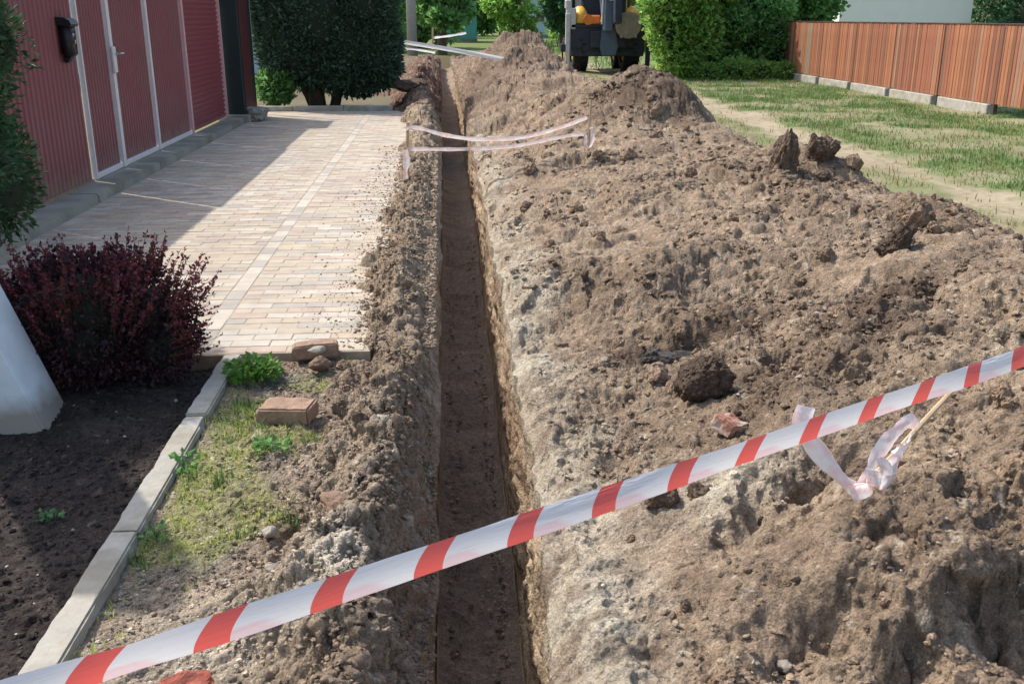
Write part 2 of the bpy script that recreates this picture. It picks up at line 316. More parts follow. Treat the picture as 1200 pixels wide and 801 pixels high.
def hR(X, Y, fine=True):
    e = XR(Y); s = X-e
    xc = np.interp(Y, [0, 9, 13, 17, 20, 26, 40], [3.0, 3.0, 2.5, 2.1, 1.7, 1.7, 1.9])
    hc = np.interp(Y, [0, 2, 3, 5, 9, 11, 12.5, 14.5, 16.5, 18.5, 20, 23, 27, 34, 45], [.5, .52, .5, .50, .46, .5, .62, .5, .62, 1.05, 1.25, 1.15, .75, .35, .1])
    t = np.clip(s/(xc-e), 0, 1); up = hc*(1-(1-t)**1.55)
    up = mix(up, hc*(1-(1-np.clip(s/1.0, 0, 1))**1.4), sst(16, 19, Y)*.85)
    dn = hc*(.5+.5*np.cos(np.pi*np.clip((X-xc)/(1.15+.1*fbm(Y, Y*0, None, 2, 4)), 0, 1)))
    h = np.where(X < xc, up, dn)-.035
    inn = sst(.0, .07, s); outm = 1-sst(xc+.55, xc+1.1, X)
    dm = damp_shade_mask(X, Y)
    h = h-(.055+.07*fbm(Y*4, Y*0+9, None, 3, 88))*(1-sst(0, .12+.06*fbm(Y*3, Y*0, None, 2, 89), s))
    h = h+inn*outm*(.12*fbm(X*1.15, Y*1.0, None, 2, 81)+.055*fbm(X*3.1, Y*3.1, None, 3, 83))
    far = sst(9, 14, Y); h = h+far*outm*inn*.12*fbm(X*1.3, Y*.9, None, 3, 87)
    # hollows and ledges
    h = h-.24*gau(X, Y, 1.16, 4.40, .27, .15)-.13*gau(X, Y, 1.43, 3.90, .07, .055)-.10*gau(X, Y, 2.2, 4.6, .16, .07, .6)-.10*gau(X, Y, 2.75, 5.3, .14, .1)-.08*gau(X, Y, 1.7, 6.2, .3, .14, .5)-.09*gau(X, Y, 1.1, 7.5, .22, .2)+.05*gau(X, Y, 1.35, 4.65, .5, .2)
    la = 2.06+.13*vn(X*4.3, X*0, None, 9)+.09*fbm(X*11, Y*5, None, 3, 10); h = h-.30*sst(.80, 1.15, X)*(1-sst(la, la+.12, Y))*sst(1.55, 2.02, Y)*(.8+.6*fbm(X*4, Y*4, None, 3, 12))-.13*gau(X, Y, 1.02, 2.16, .13, .08)+.05*gau(X, Y, 1.3, 2.42, .6, .16)
    h = h-.12*gau(X, Y, 1.17, 2.83, .10, .07)-.05*gau(X, Y, .55, 2.75, .1, .12)-.07*gau(X, Y, .62, 3.35, .06, .06)-.06*gau(X, Y, .52, 2.18, .06, .09)-.06*gau(X, Y, .47, 3.0, .05, .06)
    h = h+.40*gau(X, Y, 2.45, 12.4, .95, 1.0)+.10*gau(X, Y, 3.15, 8.2, .5, .4)+.06*gau(X, Y, 2.9, 5.1, .5, .5)-.12*gau(X, Y, 2.45, 9.3, .6, .7)-.10*gau(X, Y, .9, 10.8, .35, .5)
    h = h+.05*gau(X, Y, 1.5, 3.55, .9, .10, math.radians(52))
    if fine:
        k = (.25+.75*inn)*(.35+.65*outm)
        wX = X+.05*fbm(X*5, Y*5, None, 3, 95); wY = Y+.05*fbm(X*5+9, Y*5, None, 3, 96)
        pa = .2+1.1*sst(-.1, .4, fbm(X*1.3+3, Y*1.1+2, None, 3, 94)); h = h+k*pa*(.075*fbm(wX*2.6, wY*2.9, None, 5, 97, .52)-.04*sst(.15, .5, fbm(wX*8, wY*8, None, 3, 98)))+k*sst(9, 14, Y)*.16*(ridge(X*1.1, Y*1.1, 4, 99)-.5)
        rr = np.clip(ridge(X*3.3, Y*3.3, 4, 91)-.45, 0, 1)
        co = np.clip(.42+1.35*dm+1.7*fbm(X*1.7+9, Y*1.7, None, 3, 76), .08, 1.8)
        h = h+k*(.02*rr+.55*co*clods(X, Y, .21, .5, 101, .2, .52, .5)+.7*co*clods(X+.3, Y, .085, .6, 111, .2, .55, .6)+(.35+.6*co)*clods(X, Y+.2, .036, .7, 121, .2, .55, .6)+.014*fbm(X*22, Y*22, None, 4, 131, .62))
        h = h-k*.03*sst(.25, .6, fbm(X*6, Y*6, None, 2, 133))
    return h
def cR(X, Y):
    s = X-XR(Y); dm = damp_shade_mask(X, Y)
    dry = np.array([.215,.155,.106]); damp_shade = np.array([.092,.065,.047]); pale = np.array([.36,.322,.252]); grey = np.array([.27,.21,.152])
    n = .5+.5*fbm(X*2, Y*2, None, 4, 141); c = mix(dry, grey, n[..., None])
    c = mix(c, damp_shade, np.clip(dm*.95, 0, 1)[..., None])
    pm = (1-sst(.10, .42, s+.12*fbm(X*3, Y*3, None, 3, 151)))*(.55+.5*fbm(X*2.2, Y*2.2, None, 3, 152))+.9*gau(X, Y, .93, 2.95, .3, .18)*(.7+.6*fbm(X*6, Y*6, None, 3, 9))
    pm = pm*(1-sst(12, 17, Y))
    c = mix(c, pale, np.clip(pm, 0, 1)[..., None])
    spk = sst(.45, .7, fbm(X*30, Y*30, None, 2, 161)); c = mix(c, np.array([.44,.38,.30]), (spk*.45)[..., None])
    rs = sst(.3, .6, fbm(X*7+3, Y*7, None, 2, 165)); c = mix(c, np.array([.16,.115,.082]), (rs*.6)[..., None])
    c = mix(c, np.array([.15,.11,.08]), (.6*sst(.05, .5, fbm(X*11, Y*11, None, 4, 168)))[..., None])
    return mix(c, np.array([.15,.105,.08]), (.6*sst(14, 19, Y)*(.7+.9*fbm(X*2.4, Y*2.4, None, 4, 169)))[..., None].clip(0, 1))
def hL(X, Y, fine=True):
    e = XL(Y); s = e-X                       # distance left of the trench lip
    wid = np.interp(Y, [0, 2, 3, 4.5, 6, 9, 14, 18, 22], [.55, .54, .50, .44, .52, .5, .5, .8, 1.2])+.11*fbm(Y*1.6, Y*0, None, 3, 201)+.05*fbm(Y*7, X*4, None, 2, 202)
    hh = np.interp(Y, [0, 2, 4, 6, 9, 14, 17, 19, 24, 30, 42], [.17, .18, .15, .13, .11, .12, .22, .42, .5, .3, .1])
    t = np.clip(s/wid, 0, 1); prof = np.where(t < .42, sst(0, .42, t), 1-sst(.42, 1, t))
    base = -.038; h = base+hh*prof
    dr = 1-sst(3.2, 4.2, Y)
    h = h-(.14+.10*dr+.10*fbm(Y*3.5, Y*0+4, None, 3, 205))*(1-sst(0, .13+.05*dr+.05*fbm(Y*4, Y*0, None, 2, 206), s))
    on = sst(0, .1, s)*(1-sst(wid*.85, wid*1.1, s))
    h = h+on*(.035*fbm(X*3, Y*3, None, 3, 211))-.07*gau(X, Y, -.14, 3.75, .06, .14)-.08*gau(X, Y, -.12, 2.65, .07, .16)+.04*gau(X, Y, -.24, 2.45, .09, .1)-.05*gau(X, Y, -.40, 2.98, .05, .12, .5)
    if fine:
        k = .25+.75*sst(.0, .05, s); q = .3+.9*on
        h = h+k*(1.2*q*clods(X, Y, .15, .55, 221, .2, .5, .55)+1.2*q*clods(X, Y+.3, .062, .7, 231, .2, .55, .65)+(.5+.7*on)*clods(X+.1, Y, .028, .75, 241, .2, .55, .65)+(.006+.012*on)*fbm(X*26, Y*26, None, 4, 251, .65)+on*.07*fbm(X*6, Y*6, None, 4, 253, .6)-on*.05*sst(.15, .5, fbm(X*9, Y*7, None, 3, 254)))
    lim = sst(4.66, 4.76, Y)*(1-sst(wid*.85, wid*1.25, s))*0
    pav = sst(4.70, 4.76, Y)*sst(wid*.80, wid*1.15, s)*(1-sst(18.1, 18.3, Y))
    return h-pav*.07
def cL(X, Y):
    s = XL(Y)-X
    dry = np.array([.225,.165,.115]); grey = np.array([.28,.222,.162]); br = np.array([.19,.138,.10]); pale = np.array([.46,.42,.34]); dark = np.array([.15,.135,.105]); green = np.array([.23,.23,.085])
    n = .5+.5*fbm(X*3, Y*3, None, 4, 261); c = mix(dry, grey, n[..., None])
    c = mix(c, br, (.55*sst(.0, .5, fbm(X*2.6, Y*2.6, None, 3, 262)))[..., None])
    c = mix(c, pale, (.85*gau(X, Y, -.30, 2.55, .12, .2)*(.6+.6*n)+.3*gau(X, Y, -.7, 2.3, .3, .25))[..., None])
    vg = sst(.5, .7, s)*(1-sst(4.6, 4.8, Y)); c = mix(c, dark, (vg*.7*sst(-.2, .4, fbm(X*5, Y*5, None, 3, 263)))[..., None])
    gm = sst(.38, .6, s)*(1-sst(4.7, 4.85, Y))*sst(-.05, .4, fbm(X*3.5+2, Y*3.5, None, 4, 264)+.5*gau(X, Y, -.62, 4.3, .28, .3)+.45*gau(X, Y, -.85, 3.3, .15, .5)-.4*gau(X, Y, -.6, 2.2, .4, .5))
    c = mix(c, green, np.clip(gm*.6, 0, 1)[..., None])
    fr = sst(16, 18.5, Y); c = mix(c, np.array([.115,.068,.05]), (fr*(.85+.5*fbm(X*3, Y*3, None, 3, 268))).clip(0, 1)[..., None])
    c = mix(c, br, (.65*(1-sst(.12, .26, s))*(1-sst(4, 5, Y)))[..., None])
    spk = sst(.4, .65, fbm(X*34, Y*34, None, 2, 265)); c = mix(c, np.array([.46,.41,.33]), (spk*.4)[..., None])
    return c
ys = [.6]
while ys[-1] < 42: ys.append(ys[-1]+max(.0052, .0023*ys[-1]**1.22) if ys[-1] > 1.5 else ys[-1]+.02)
ys = np.array(ys); NY = len(ys)
def grid_faces(nr, nc):
    a = (np.arange(nr-1)[:, None]*nc+np.arange(nc-1)[None]).ravel(); return np.stack([a, a+1, a+nc+1, a+nc], 1)
def puff(X, Y, Z, wgt, seed, a=1.0):
    """push the sheet along its own normal with 3-D noise, so steep faces are as rough as flat ones"""
    P = np.stack([X, Y, Z], -1); du = np.gradient(P, axis=1); dv = np.gradient(P, axis=0); N = np.cross(du, dv); N /= np.linalg.norm(N, axis=-1)[..., None]+1e-9
    pt = .55+.9*sst(-.3, .4, fbm(X*1.4+5, Y*1.2, None, 2, seed+20)); d = pt*(.017*fbm(X*13, Y*13, Z*13, 4, seed, .58)+.008*fbm(X*40, Y*40, Z*40, 3, seed+4))
    fr = sst(8, 15, Y); d = d+fr*(.10*fbm(X*2.2, Y*2.2, Z*3, 4, seed+9, .6)+.05*np.clip(fbm(X*6, Y*6, Z*6, 3, seed+14), 0, 1))
    return P+N*(d*wgt*a)[..., None]
# spoil heap ----------
NC = 560; u = np.linspace(0, 1, NC)[None]; Yg = np.repeat(ys[:, None], NC, 1)
pw = np.interp(ys, [1, 3, 8, 40], [1.55, 1.45, 1.15, 1.05])[:, None]
Xg = XR(Yg)+3.75*u**pw
edgeR_X = XR(ys)
Zg = hR(Xg, Yg)
wq = sst(0, .05, Xg-XR(Yg)); wx = wq*.018*fbm(Xg*14, Yg*14, Zg*14, 3, 301); wy = wq*.018*fbm(Xg*14+7, Yg*14, Zg*14, 3, 302)
edgeR_Z = Zg[:, 0].copy(); C_R = cR(Xg, Yg); edgeR_C = C_R[:, 0].copy()
heap = struct(link('spoil_heap', me_np('spoil_heap', puff(Xg+wx, Yg+wy, Zg, wq, 306, 1.2).reshape(-1, 3), grid_faces(NY, NC), M['soil'], True, {'albedo': C_R.reshape(-1, 3)})))
# left bank and verge ----------
NL = 250; u = np.linspace(1, 0, NL)[None]; Yg = np.repeat(ys[:, None], NL, 1)
wl = np.interp(ys, [0, 4.6, 18.3, 19, 42], [1.03, 1.02, 1.0, 1.6, 3.0])[:, None]
Xg = XL(Yg)-(wl+XL(Yg))*u**1.05; Zg = hL(Xg, Yg); edgeL_Z = Zg[:, -1].copy(); CL = cL(Xg, Yg); edgeL_C = CL[:, -1].copy()
wq = sst(0, .08, XL(Yg)-Xg); wx = wq*.012*fbm(Xg*18, Yg*18, Zg*18, 3, 303)
bank = struct(link('earth_bank', me_np('earth_bank', puff(Xg+wx, Yg, Zg, wq*sst(-1.0, -.8, Xg)*(1+1.0*(1-sst(.2, .35, XL(Yg)-Xg))*sst(6, 4, Yg)), 316, 1.3).reshape(-1, 3), grid_faces(NY, NL), M['soil'], True, {'albedo': CL.reshape(-1, 3)})))
# trench: left wall, floor, right wall in one sheet ----------
NW = 54; NF = 44; rows = []
tt = np.linspace(0, 1, NW)[None]; Yg = np.repeat(ys[:, None], NW, 1)
zt = edgeL_Z[:, None]; zb = depth(ys)[:, None]; Z = zt+(zb-zt)*tt; b0 = np.sin(np.pi*tt)**.6
scr = .035*fbm(Yg*3.0, Z*8, None, 5, 401)+.028*fbm(Yg*16, Z*3.5, None, 5, 402, .6)+.008*clods(Yg, Z, .05, .6, 403)*0
Xw = mix(XL(ys)[:, None], FL(ys)[:, None], tt**.8)-.03*np.sin(np.pi*tt)+b0*scr
wallcol = lambda Yg, Z, tp: None
def wcol(Yg, Z, edge, tt):
    brn = np.array([.26,.18,.12]); ochre = np.array([.42,.33,.225]); dk = np.array([.15,.105,.075])
    n = fbm(Yg*1.2, Z*7, None, 4, 411)[..., None]; c = mix(brn, ochre, np.clip(.4+.9*n, 0, 1)); n2 = sst(.1, .5, fbm(Yg*4, Z*10, None, 3, 412))[..., None]; c = mix(c, dk, n2*.7)
    return mix(edge[:, None, :]+c*0, c, sst(0, .22, tt)[..., None])
LWV = np.stack([Xw, Yg, Z], -1); LWC = wcol(Yg, Z, edgeL_C, tt+Yg*0)
tf = np.linspace(0, 1, NF)[None]; Yf = np.repeat(ys[:, None], NF, 1); Xf = mix(FL(ys)[:, None], FR(ys)[:, None], tf)
bf = np.sin(np.pi*tf)**.5; Zf = depth(ys)[:, None]+bf*((.03*fbm(Xf*2, Yf*7, None, 5, 421, .6))+1.5*clods(Xf, Yf, .13, .35, 422, .2, .5, .35)+clods(Xf, Yf, .05, .5, 424, .2, .5, .4)-.03)+.05*(1-bf)
FC = mix(np.array([.18,.138,.108]), np.array([.26,.205,.155]), np.clip(.5+.7*fbm(Xf*2, Yf*5, None, 3, 425), 0, 1)[..., None])
tr = np.linspace(1, 0, NW)[None]; zt = edgeR_Z[:, None]; Z = zt+(zb-zt)*tr; b0 = np.sin(np.pi*tr)**.6
scr = .040*fbm(Yg*2.6, Z*11, None, 5, 431, .6)+.032*fbm(Yg*14, Z*3.0, None, 5, 432, .6)+.022*ridge(Yg*2.4, Z*14, 3, 433)
Xw = mix(XR(ys)[:, None], FR(ys)[:, None], tr**.8)+.035*np.sin(np.pi*tr)-b0*scr
RWV = np.stack([Xw, Yg, Z], -1); RWC = wcol(Yg, Z, edgeR_C, tr+Yg*0)
TV = np.concatenate([LWV, np.stack([Xf, Yf, Zf], -1)[:, 1:-1], RWV], 1)
TV[:, NW-1, 2] = Zf[:, 0]; TV[:, NW+NF-2, 2] = Zf[:, -1]
TC = np.concatenate([LWC, FC[:, 1:-1], RWC], 1)
trench = struct(link('trench', me_np('trench', TV.reshape(-1, 3), grid_faces(NY, TV.shape[1]), M['soil'], True, {'albedo': TC.reshape(-1, 3)})))
# flower bed ----------
def hB(X, Y): return -.095+.03*fbm(X*2, Y*2, None, 3, 501)+.9*clods(X, Y, .12, .5, 502, .2, .5, .45)+clods(X, Y, .045, .7, 503, .2, .55, .6)+.6*clods(X, Y, .02, .6, 504)+.03*gau(X, Y, -1.6, 4.3, .5, .4)
xs = np.linspace(-3.1, -1.125, 330); yb = np.linspace(1.0, 4.73, 560); Xb, Yb = np.meshgrid(xs, yb); Zb = hB(Xb, Yb)
cb = mix(np.array([.036,.029,.026]), np.array([.062,.05,.043]), np.clip(.4+.8*fbm(Xb*4, Yb*4, None, 4, 505), 0, 1)[..., None])
cb = mix(cb, np.array([.14,.115,.095]), (sst(.5, .75, fbm(Xb*25, Yb*25, None, 2, 506))*.5)[..., None])
struct(link('flower_bed', me_np('flower_bed', np.stack([Xb, Yb, Zb], -1).reshape(-1, 3), grid_faces(560, 330), M['black_soil'], True, {'albedo': cb.reshape(-1, 3)})))
# ground at the right: path and grass; coarse sheet to the horizon around ----------
def pathc(Y): return 5.15+.12*np.sin(Y*.35)+.25*sst(12, 7, Y)*0
def hG(X, Y): return -.005+.03*fbm(X*.9, Y*.9, None, 3, 601)+.012*fbm(X*6, Y*6, None, 3, 602)-.03*gau(X, Y*0, 0, 0, 1, 1)*0-.03*np.exp(-((X-pathc(Y))/.45)**2)
def greenm(X, Y):
    d = np.abs(X-pathc(Y)); wob = .34*fbm(X*.8, Y*.8, None, 3, 611)+.3*fbm(X*3.1, Y*3.1, None, 4, 612)
    return np.clip(np.where(X > pathc(Y), sst(.08, .5, d+wob), .8*sst(.1, .45, d+wob)), 0, 1)
yg = [-1.0]
while yg[-1] < 46: yg.append(yg[-1]+max(.05, .006*max(yg[-1], 0)**1.15))
yg = np.array(yg); xg = np.linspace(3.25, 13.5, 240); Xq, Yq = np.meshgrid(xg, yg); Zq = hG(Xq, Yq)
gm = greenm(Xq, Yq)[..., None]; n = (.5+.5*fbm(Xq*2, Yq*2, None, 4, 621))[..., None]
tan = mix(np.array([.25,.205,.125]), np.array([.36,.305,.215]), n); grn = mix(np.array([.09,.135,.04]), np.array([.15,.175,.065]), n)
gm = gm*(.45+.55*sst(-.35, .15, fbm(Xq*1.2, Yq*1.2, None, 3, 701)))[..., None]; cg = mix(tan, grn, gm*.95); cg = mix(cg, np.array([.15,.11,.08]), .5*sst(.25, .5, fbm(Xq*9, Yq*9, None, 2, 622))[..., None]*(1-gm))
M['ground'] = mat('ground_earth', attr='albedo', rough=.95, var=.2, vscale=14, bump=.6, bscale=60, spec=.15, coords='w', bdist=.01)
struct(link('ground', me_np('ground', np.stack([Xq, Yq, Zq], -1).reshape(-1, 3), grid_faces(len(yg), len(xg)), M['ground'], True, {'albedo': cg.reshape(-1, 3)})))
def sheet(name, x0, x1, y0, y1, z, col, nx=20, ny=20, amp=.02):
    X, Y = np.meshgrid(np.linspace(x0, x1, nx), np.linspace(y0, y1, ny)); c = np.array(col)*(1+.25*fbm(X*.6, Y*.6, None, 3, 33))[..., None]
    return struct(link(name, me_np(name, np.stack([X, Y, z+amp*fbm(X*.7, Y*.7, None, 2, 3)], -1).reshape(-1, 3), grid_faces(ny, nx), M['ground'], True, {'albedo': c.reshape(-1, 3)})))
sheet('far_ground', -700, 700, 45.5, 1500, -.06, (.13,.16,.055), 60, 60, 0)
sheet('field_ground', 13.3, 260, -40, 45.8, -.05, (.13,.16,.055), 60, 40)
sheet('yard_ground', -260, -3.3, -40, 45.8, -.12, (.15,.14,.07), 60, 40)
sheet('back_garden_ground', -3.6, -1.0, 18.25, 45.8, -.03, (.13,.11,.07), 20, 60, .04)
sheet('near_ground', -3.35, 13.4, -40, .95, -.13, (.25,.20,.15), 40, 60, .01)
# ------------------------------------------------------------------ driveway of pavers
drive = struct(B().box((-1.76, 11.45, -.0645), (2.74, 13.42, .12)).obj('driveway', M['joint_sand']))
pm_ = []
for i, m_ in enumerate(PAV):
    pm_.append(B().box((0, 0, 0), (.196, .096, .06), bev=.0025).me('paver', m_))
near = []; far = []
r_ = random.Random(3); row = 0; y = 4.80
while y < 18.15:
    for x0, x1 in ((-3.10, -1.32), (-1.21, -.42)):
        x = x0+(.1 if row % 2 else .2)
        prev = r_.randrange(6)
        while x-.2 < x1-.03:
            a = max(x-.2, x0); b_ = min(x, x1)
            if b_-a > .05:
                if r_.random() < .55: prev = r_.choice([0, 0, 1, 2, 3, 4, 4, 5, 0])
                near.append(((a+b_)/2, y, (b_-a)/.2, prev, 0))
            x += .2
    row += 1; y += .1
y = 4.85
while y < 18.1:
    near.append((-1.265, y, 1, r_.choice([2, 4, 4]), 1)); y += .2
near.sort(key=lambda t: (t[1] if t[0] > -2.9 and not (t[1] < 5.6 and t[0] < -1.9) else 99))
for i, (x, y, sc, mi, rot) in enumerate(near):
    z = -.032+r_.uniform(-.0016, .0016); tx = r_.uniform(-.006, .006); ty = r_.uniform(-.008, .008)
    if i < 298:
        o = link('paver', pm_[mi], drive, (x, y, z), (tx, ty, math.pi/2 if rot else 0), (sc, 1, 1))
    else: far.append((x, y, z, sc, mi, rot))
V = []; Fq = []; mi_ = []; cube = np.array([[-1,-1,-1],[1,-1,-1],[1,1,-1],[-1,1,-1],[-.99,-.98,1],[.99,-.98,1],[.99,.98,1],[-.99,.98,1]])*np.array([.098, .048, .03])
cf = np.array([[4,5,6,7],[0,1,5,4],[1,2,6,5],[2,3,7,6],[3,0,4,7]])
for k, (x, y, z, sc, mi, rot) in enumerate(far):
    c = cube*np.array([sc, 1, 1]); c = c[:, [1, 0, 2]] if rot else c
    V.append(c+np.array([x, y, z])); Fq.append((cf[:, ::-1] if rot else cf)+8*k); mi_ += [mi]*5
stuff(link('far_pavers', me_np('far_pavers', np.concatenate(V), np.concatenate(Fq), PAV, False, None, mi_), drive))
# kerb along the bed ----------
kerb = tag(empty('concrete_kerb', (-1.07, 3.2, -.1)), 'weathered grey concrete kerb between the dark flower bed and the grassy gravel strip', 'kerb')
y = .95
for k, L in enumerate((.98, .99, .985, .775)):
    me = brickmesh(M['concrete'], .094, L, .20, 50+k, .0011)
    link('kerb_stone', me, kerb, ([.0, .003, -.002, .001][k], y+L/2-3.2, -.098+.1+[.0, .005, -.003, .002][k]), (0, [.01, -.012, .008, 0][k], [.003, -.004, .002, 0][k])); y += L+.012
edge = tag(empty('edging_strip', (-2.1, 4.745, -.1)), 'dark timber-brown edging strip where the pavers drop to the flower bed', 'edging')
B().box((0, 0, .035), (2.0, .03, .12), bev=.004).obj('board', M['brick_brown'], edge)
strip = tag(empty('footing_kerb', (-3.27, 11, 0)), 'long mossy concrete footing strip along the foot of the red gates', 'kerb')
yy = 4.9
for L in (1.9, 2.3, 2.1, 2.4, 2.2, 1.3):
    B().box((0, yy+L/2-11, -.015), (.30, L-.006, .19), bev=.015, seg=2).obj('concrete_block', M['old_concrete'], strip); yy += L
kf = tag(empty('cross_kerb', (-2.2, 18.2, 0)), 'pale low kerb across the far end of the paved drive, before the conifer', 'kerb')
xx = -3.5
for L in (.85, .9, .88): B().box((xx+L/2+2.2, 0, .0), (L-.008, .1, .18), bev=.01).obj('kerb_stone', M['concrete'], kf); xx += L
# ------------------------------------------------------------------ red metal boundary
GX = -3.42
def corr_v(y0, y1, z0, z1, pitch=.10, amp=.012):
    ysn = []; n = max(1, int(round((y1-y0)/pitch))); p = (y1-y0)/n
    for k in range(n):
        a = y0+k*p; ysn += [(a, 0), (a+p*.30, 0), (a+p*.42, amp), (a+p*.80, amp), (a+p*.92, 0)]
    ysn.append((y1, 0)); V = []; F = []
    for yv, xv in ysn: V += [(GX+xv, yv, z0), (GX+xv, yv, z1)]
    for k in range(len(ysn)-1): F.append((2*k, 2*k+2, 2*k+3, 2*k+1))
    V += [(GX-.004, y0, z0), (GX-.004, y0, z1), (GX-.004, y1, z1), (GX-.004, y1, z0)]; b0 = len(V); F.append((b0-4, b0-3, b0-2, b0-1))
    return me_np('sheet', V, F, M['red_metal'])
fn = tag(empty('corrugated_fence', (GX, 7, 0)), 'dull red corrugated metal fence beside the conifer, carrying the black mailbox', 'fence')
for a, b_ in ((4.7, 6.4), (6.4, 8.15), (8.15, 9.86)):
    o = link('sheet', corr_v(a+.004, b_-.004, .09, 2.1), fn, (-GX, -7, 0))
for z in (.5, 1.7): B().box((-.04, .3, z), (.04, 5.1, .06)).obj('rail', M['dark_red'], fn)
B().box((.02, .28, .085), (.03, 5.1, .03)).obj('bottom_flashing', M['brick_brown'], fn)
gate = tag(empty('metal_gate', (GX, 11.8, 0)), 'red corrugated double gate and wicket framed with white metal bars', 'gate')
fr = [(9.90, .030, 'white_paint'), (10.80, .085, 'white_paint'), (12.2, .06, 'white_paint'), (13.88, .075, 'pink_paint')]
for i, (yy, ww, mm) in enumerate(fr):
    B().box((.025, yy-11.8, 1.1), (.05, ww, 2.03), bev=.004).obj('frame_bar', M[mm], gate)
for a, b_ in ((9.92, 10.75), (10.85, 12.16), (12.24, 13.83)):
    link('sheet', corr_v(a, b_, .12, 2.1, .085), gate, (-GX, -11.8, 0))
    B().box((.02, (a+b_)/2-11.8, .112), (.035, b_-a, .05), bev=.004).obj('bottom_rail', M['white_paint'], gate)
    B().box((.02, (a+b_)/2-11.8, 2.10), (.035, b_-a, .05), bev=.004).obj('top_rail', M['white_paint'], gate)
lk = B().box((.065, -1.02, 1.18), (.03, .09, .26), bev=.008).obj('lock_case', M['white_paint'], gate)
B().tube([(.085, -1.02, 1.24), (.13, -1.02, 1.24), (.13, -.90, 1.24)], .009, 8).obj('handle', M['mail_silver'], lk)
rib = tag(empty('ribbed_panel', (GX, 15, 0)), 'deep red panel of horizontal metal ribs beyond the white framed gate', 'fence')
n = 29; V = []; F = []; z0, z1 = .1, 2.1; p = (z1-z0)/n; prof = []
for k in range(n):
    a = z0+k*p; prof += [(a, 0), (a+p*.25, .0), (a+p*.45, .016), (a+p*.85, .018), (a+p*.97, .0)]
prof.append((z1, 0))
for zz, xx in prof: V += [(xx, -1.06, zz), (xx, 1.16, zz)]
for k in range(len(prof)-1): F.append((2*k, 2*k+1, 2*k+3, 2*k+2))
V += [(-.01, -1.06, z0), (-.01, -1.06, z1), (-.01, 1.16, z1), (-.01, 1.16, z0)]; F.append((len(V)-4, len(V)-3, len(V)-2, len(V)-1))
link('sheet', me_np('sheet', V, F, M['red_ribbed']), rib)
B().box((.02, 1.2, 1.1), (.05, .05, 2.0), bev=.004).obj('end_trim', M['pink_paint'], rib)
pil = tag(empty('gate_pillar', (GX+.12, 16.85, 0)), 'dark boxed pillar with a teal cap where the red boundary ends', 'pillar')
B().box((0, 0, .95), (.34, 1.1, 1.92), bev=.01).obj('casing', M['dark_green_metal'], pil)
B().box((.175, -.1, .95), (.012, .72, 1.86), bev=.003).obj('front_panel', M['dark_red'], pil)
B().box((0, 0, 1.97), (.44, 1.2, .11), bev=.02, seg=2).obj('cap', M['teal_metal'], pil)
B().box((0, 0, .04), (.5, 1.25, .16), bev=.02).obj('plinth', M['old_concrete'], pil)
cp = tag(B().tube([(-3.23, 17.75, -.1), (-3.22, 17.75, 1.2), (-3.22, 17.76, 2.4)], .03, 10).obj('fence_post', M['pole_grey'], smooth=True), 'thin pale metal post standing between the dark pillar and the far conifer', 'post')
lump = tag(link('rubble_lump', rock(4, 77, .3, .2, .05, M['old_concrete'], 'rubble_lump'), None, (-3.02, 16.55, .1), (0, 0, .4), (.27, .3, .15)), 'rounded grey-brown lump of concrete rubble at the foot of the dark pillar', 'rubble')
# mailbox ----------
mb = tag(empty('mailbox', (GX+.02, 9.52, 1.40)), 'black plastic mailbox with a curved lid hung on the red corrugated fence', 'mailbox')
B().prism([(-.10,-.17),(.10,-.17),(.095,.13),(-.095,.13)], 0, .0, .12) if False else None
bb = B(); bb.box((.07, 0, 0), (.12, .22, .36), bev=.02, seg=3); bb.obj('box', M['mailbox'], mb, True)
bb = B(); P_ = [(-.005 if False else .0, .165)]
bb.prism([(.0, .17), (.145, .15), (.165, .175), (.15, .215), (.10, .245), (.0, .255)], 1, -.125, .125); bb.obj('lid', M['mailbox'], mb)
B().box((.134, 0, .1), (.008, .15, .022), bev=.003).obj('slot_flap', M['dark_stone'], mb)
B().box((.136, .03, -.02), (.008, .03, .045), bev=.004).obj('lock_plate', M['mail_silver'], mb)
B().box((.134, .0, .06) , (.006, .06, .03), bev=.002).obj('badge', M['mail_silver'], mb)
B().prism([(.01, -.17), (.1, -.17), (.05, -.25), (.01, -.25)], 1, -.05, .05).obj('bracket', M['mailbox'], mb)
mb.scale = (.78, .78, .78)
# ------------------------------------------------------------------ whitewashed slanting post
po = tag(empty('slanting_post', (-1.86, 4.12, -.12)), 'whitewashed concrete post leaning left out of the dark flower bed', 'post')
bb = B(); q = bmesh.ops.create_cube(bb.bm, size=1); bmesh.ops.scale(bb.bm, vec=(.30, .30, 3.2), verts=q['verts'])
bmesh.ops.bevel(bb.bm, geom=bb.bm.edges[:], offset=.02, segments=3, affect='EDGES')
bmesh.ops.subdivide_edges(bb.bm, edges=bb.bm.edges[:], cuts=2)
bmesh.ops.translate(bb.bm, vec=(0, 0, 1.5), verts=bb.bm.verts[:]); bmesh.ops.rotate(bb.bm, cent=(0,0,0), matrix=Matrix.Rotation(math.radians(4), 3, 'Z'), verts=bb.bm.verts[:])
bmesh.ops.rotate(bb.bm, cent=(0,0,0), matrix=Matrix.Rotation(math.radians(-19), 3, 'Y'), verts=bb.bm.verts[:])
bb.obj('shaft', M['post_white'], po, False)
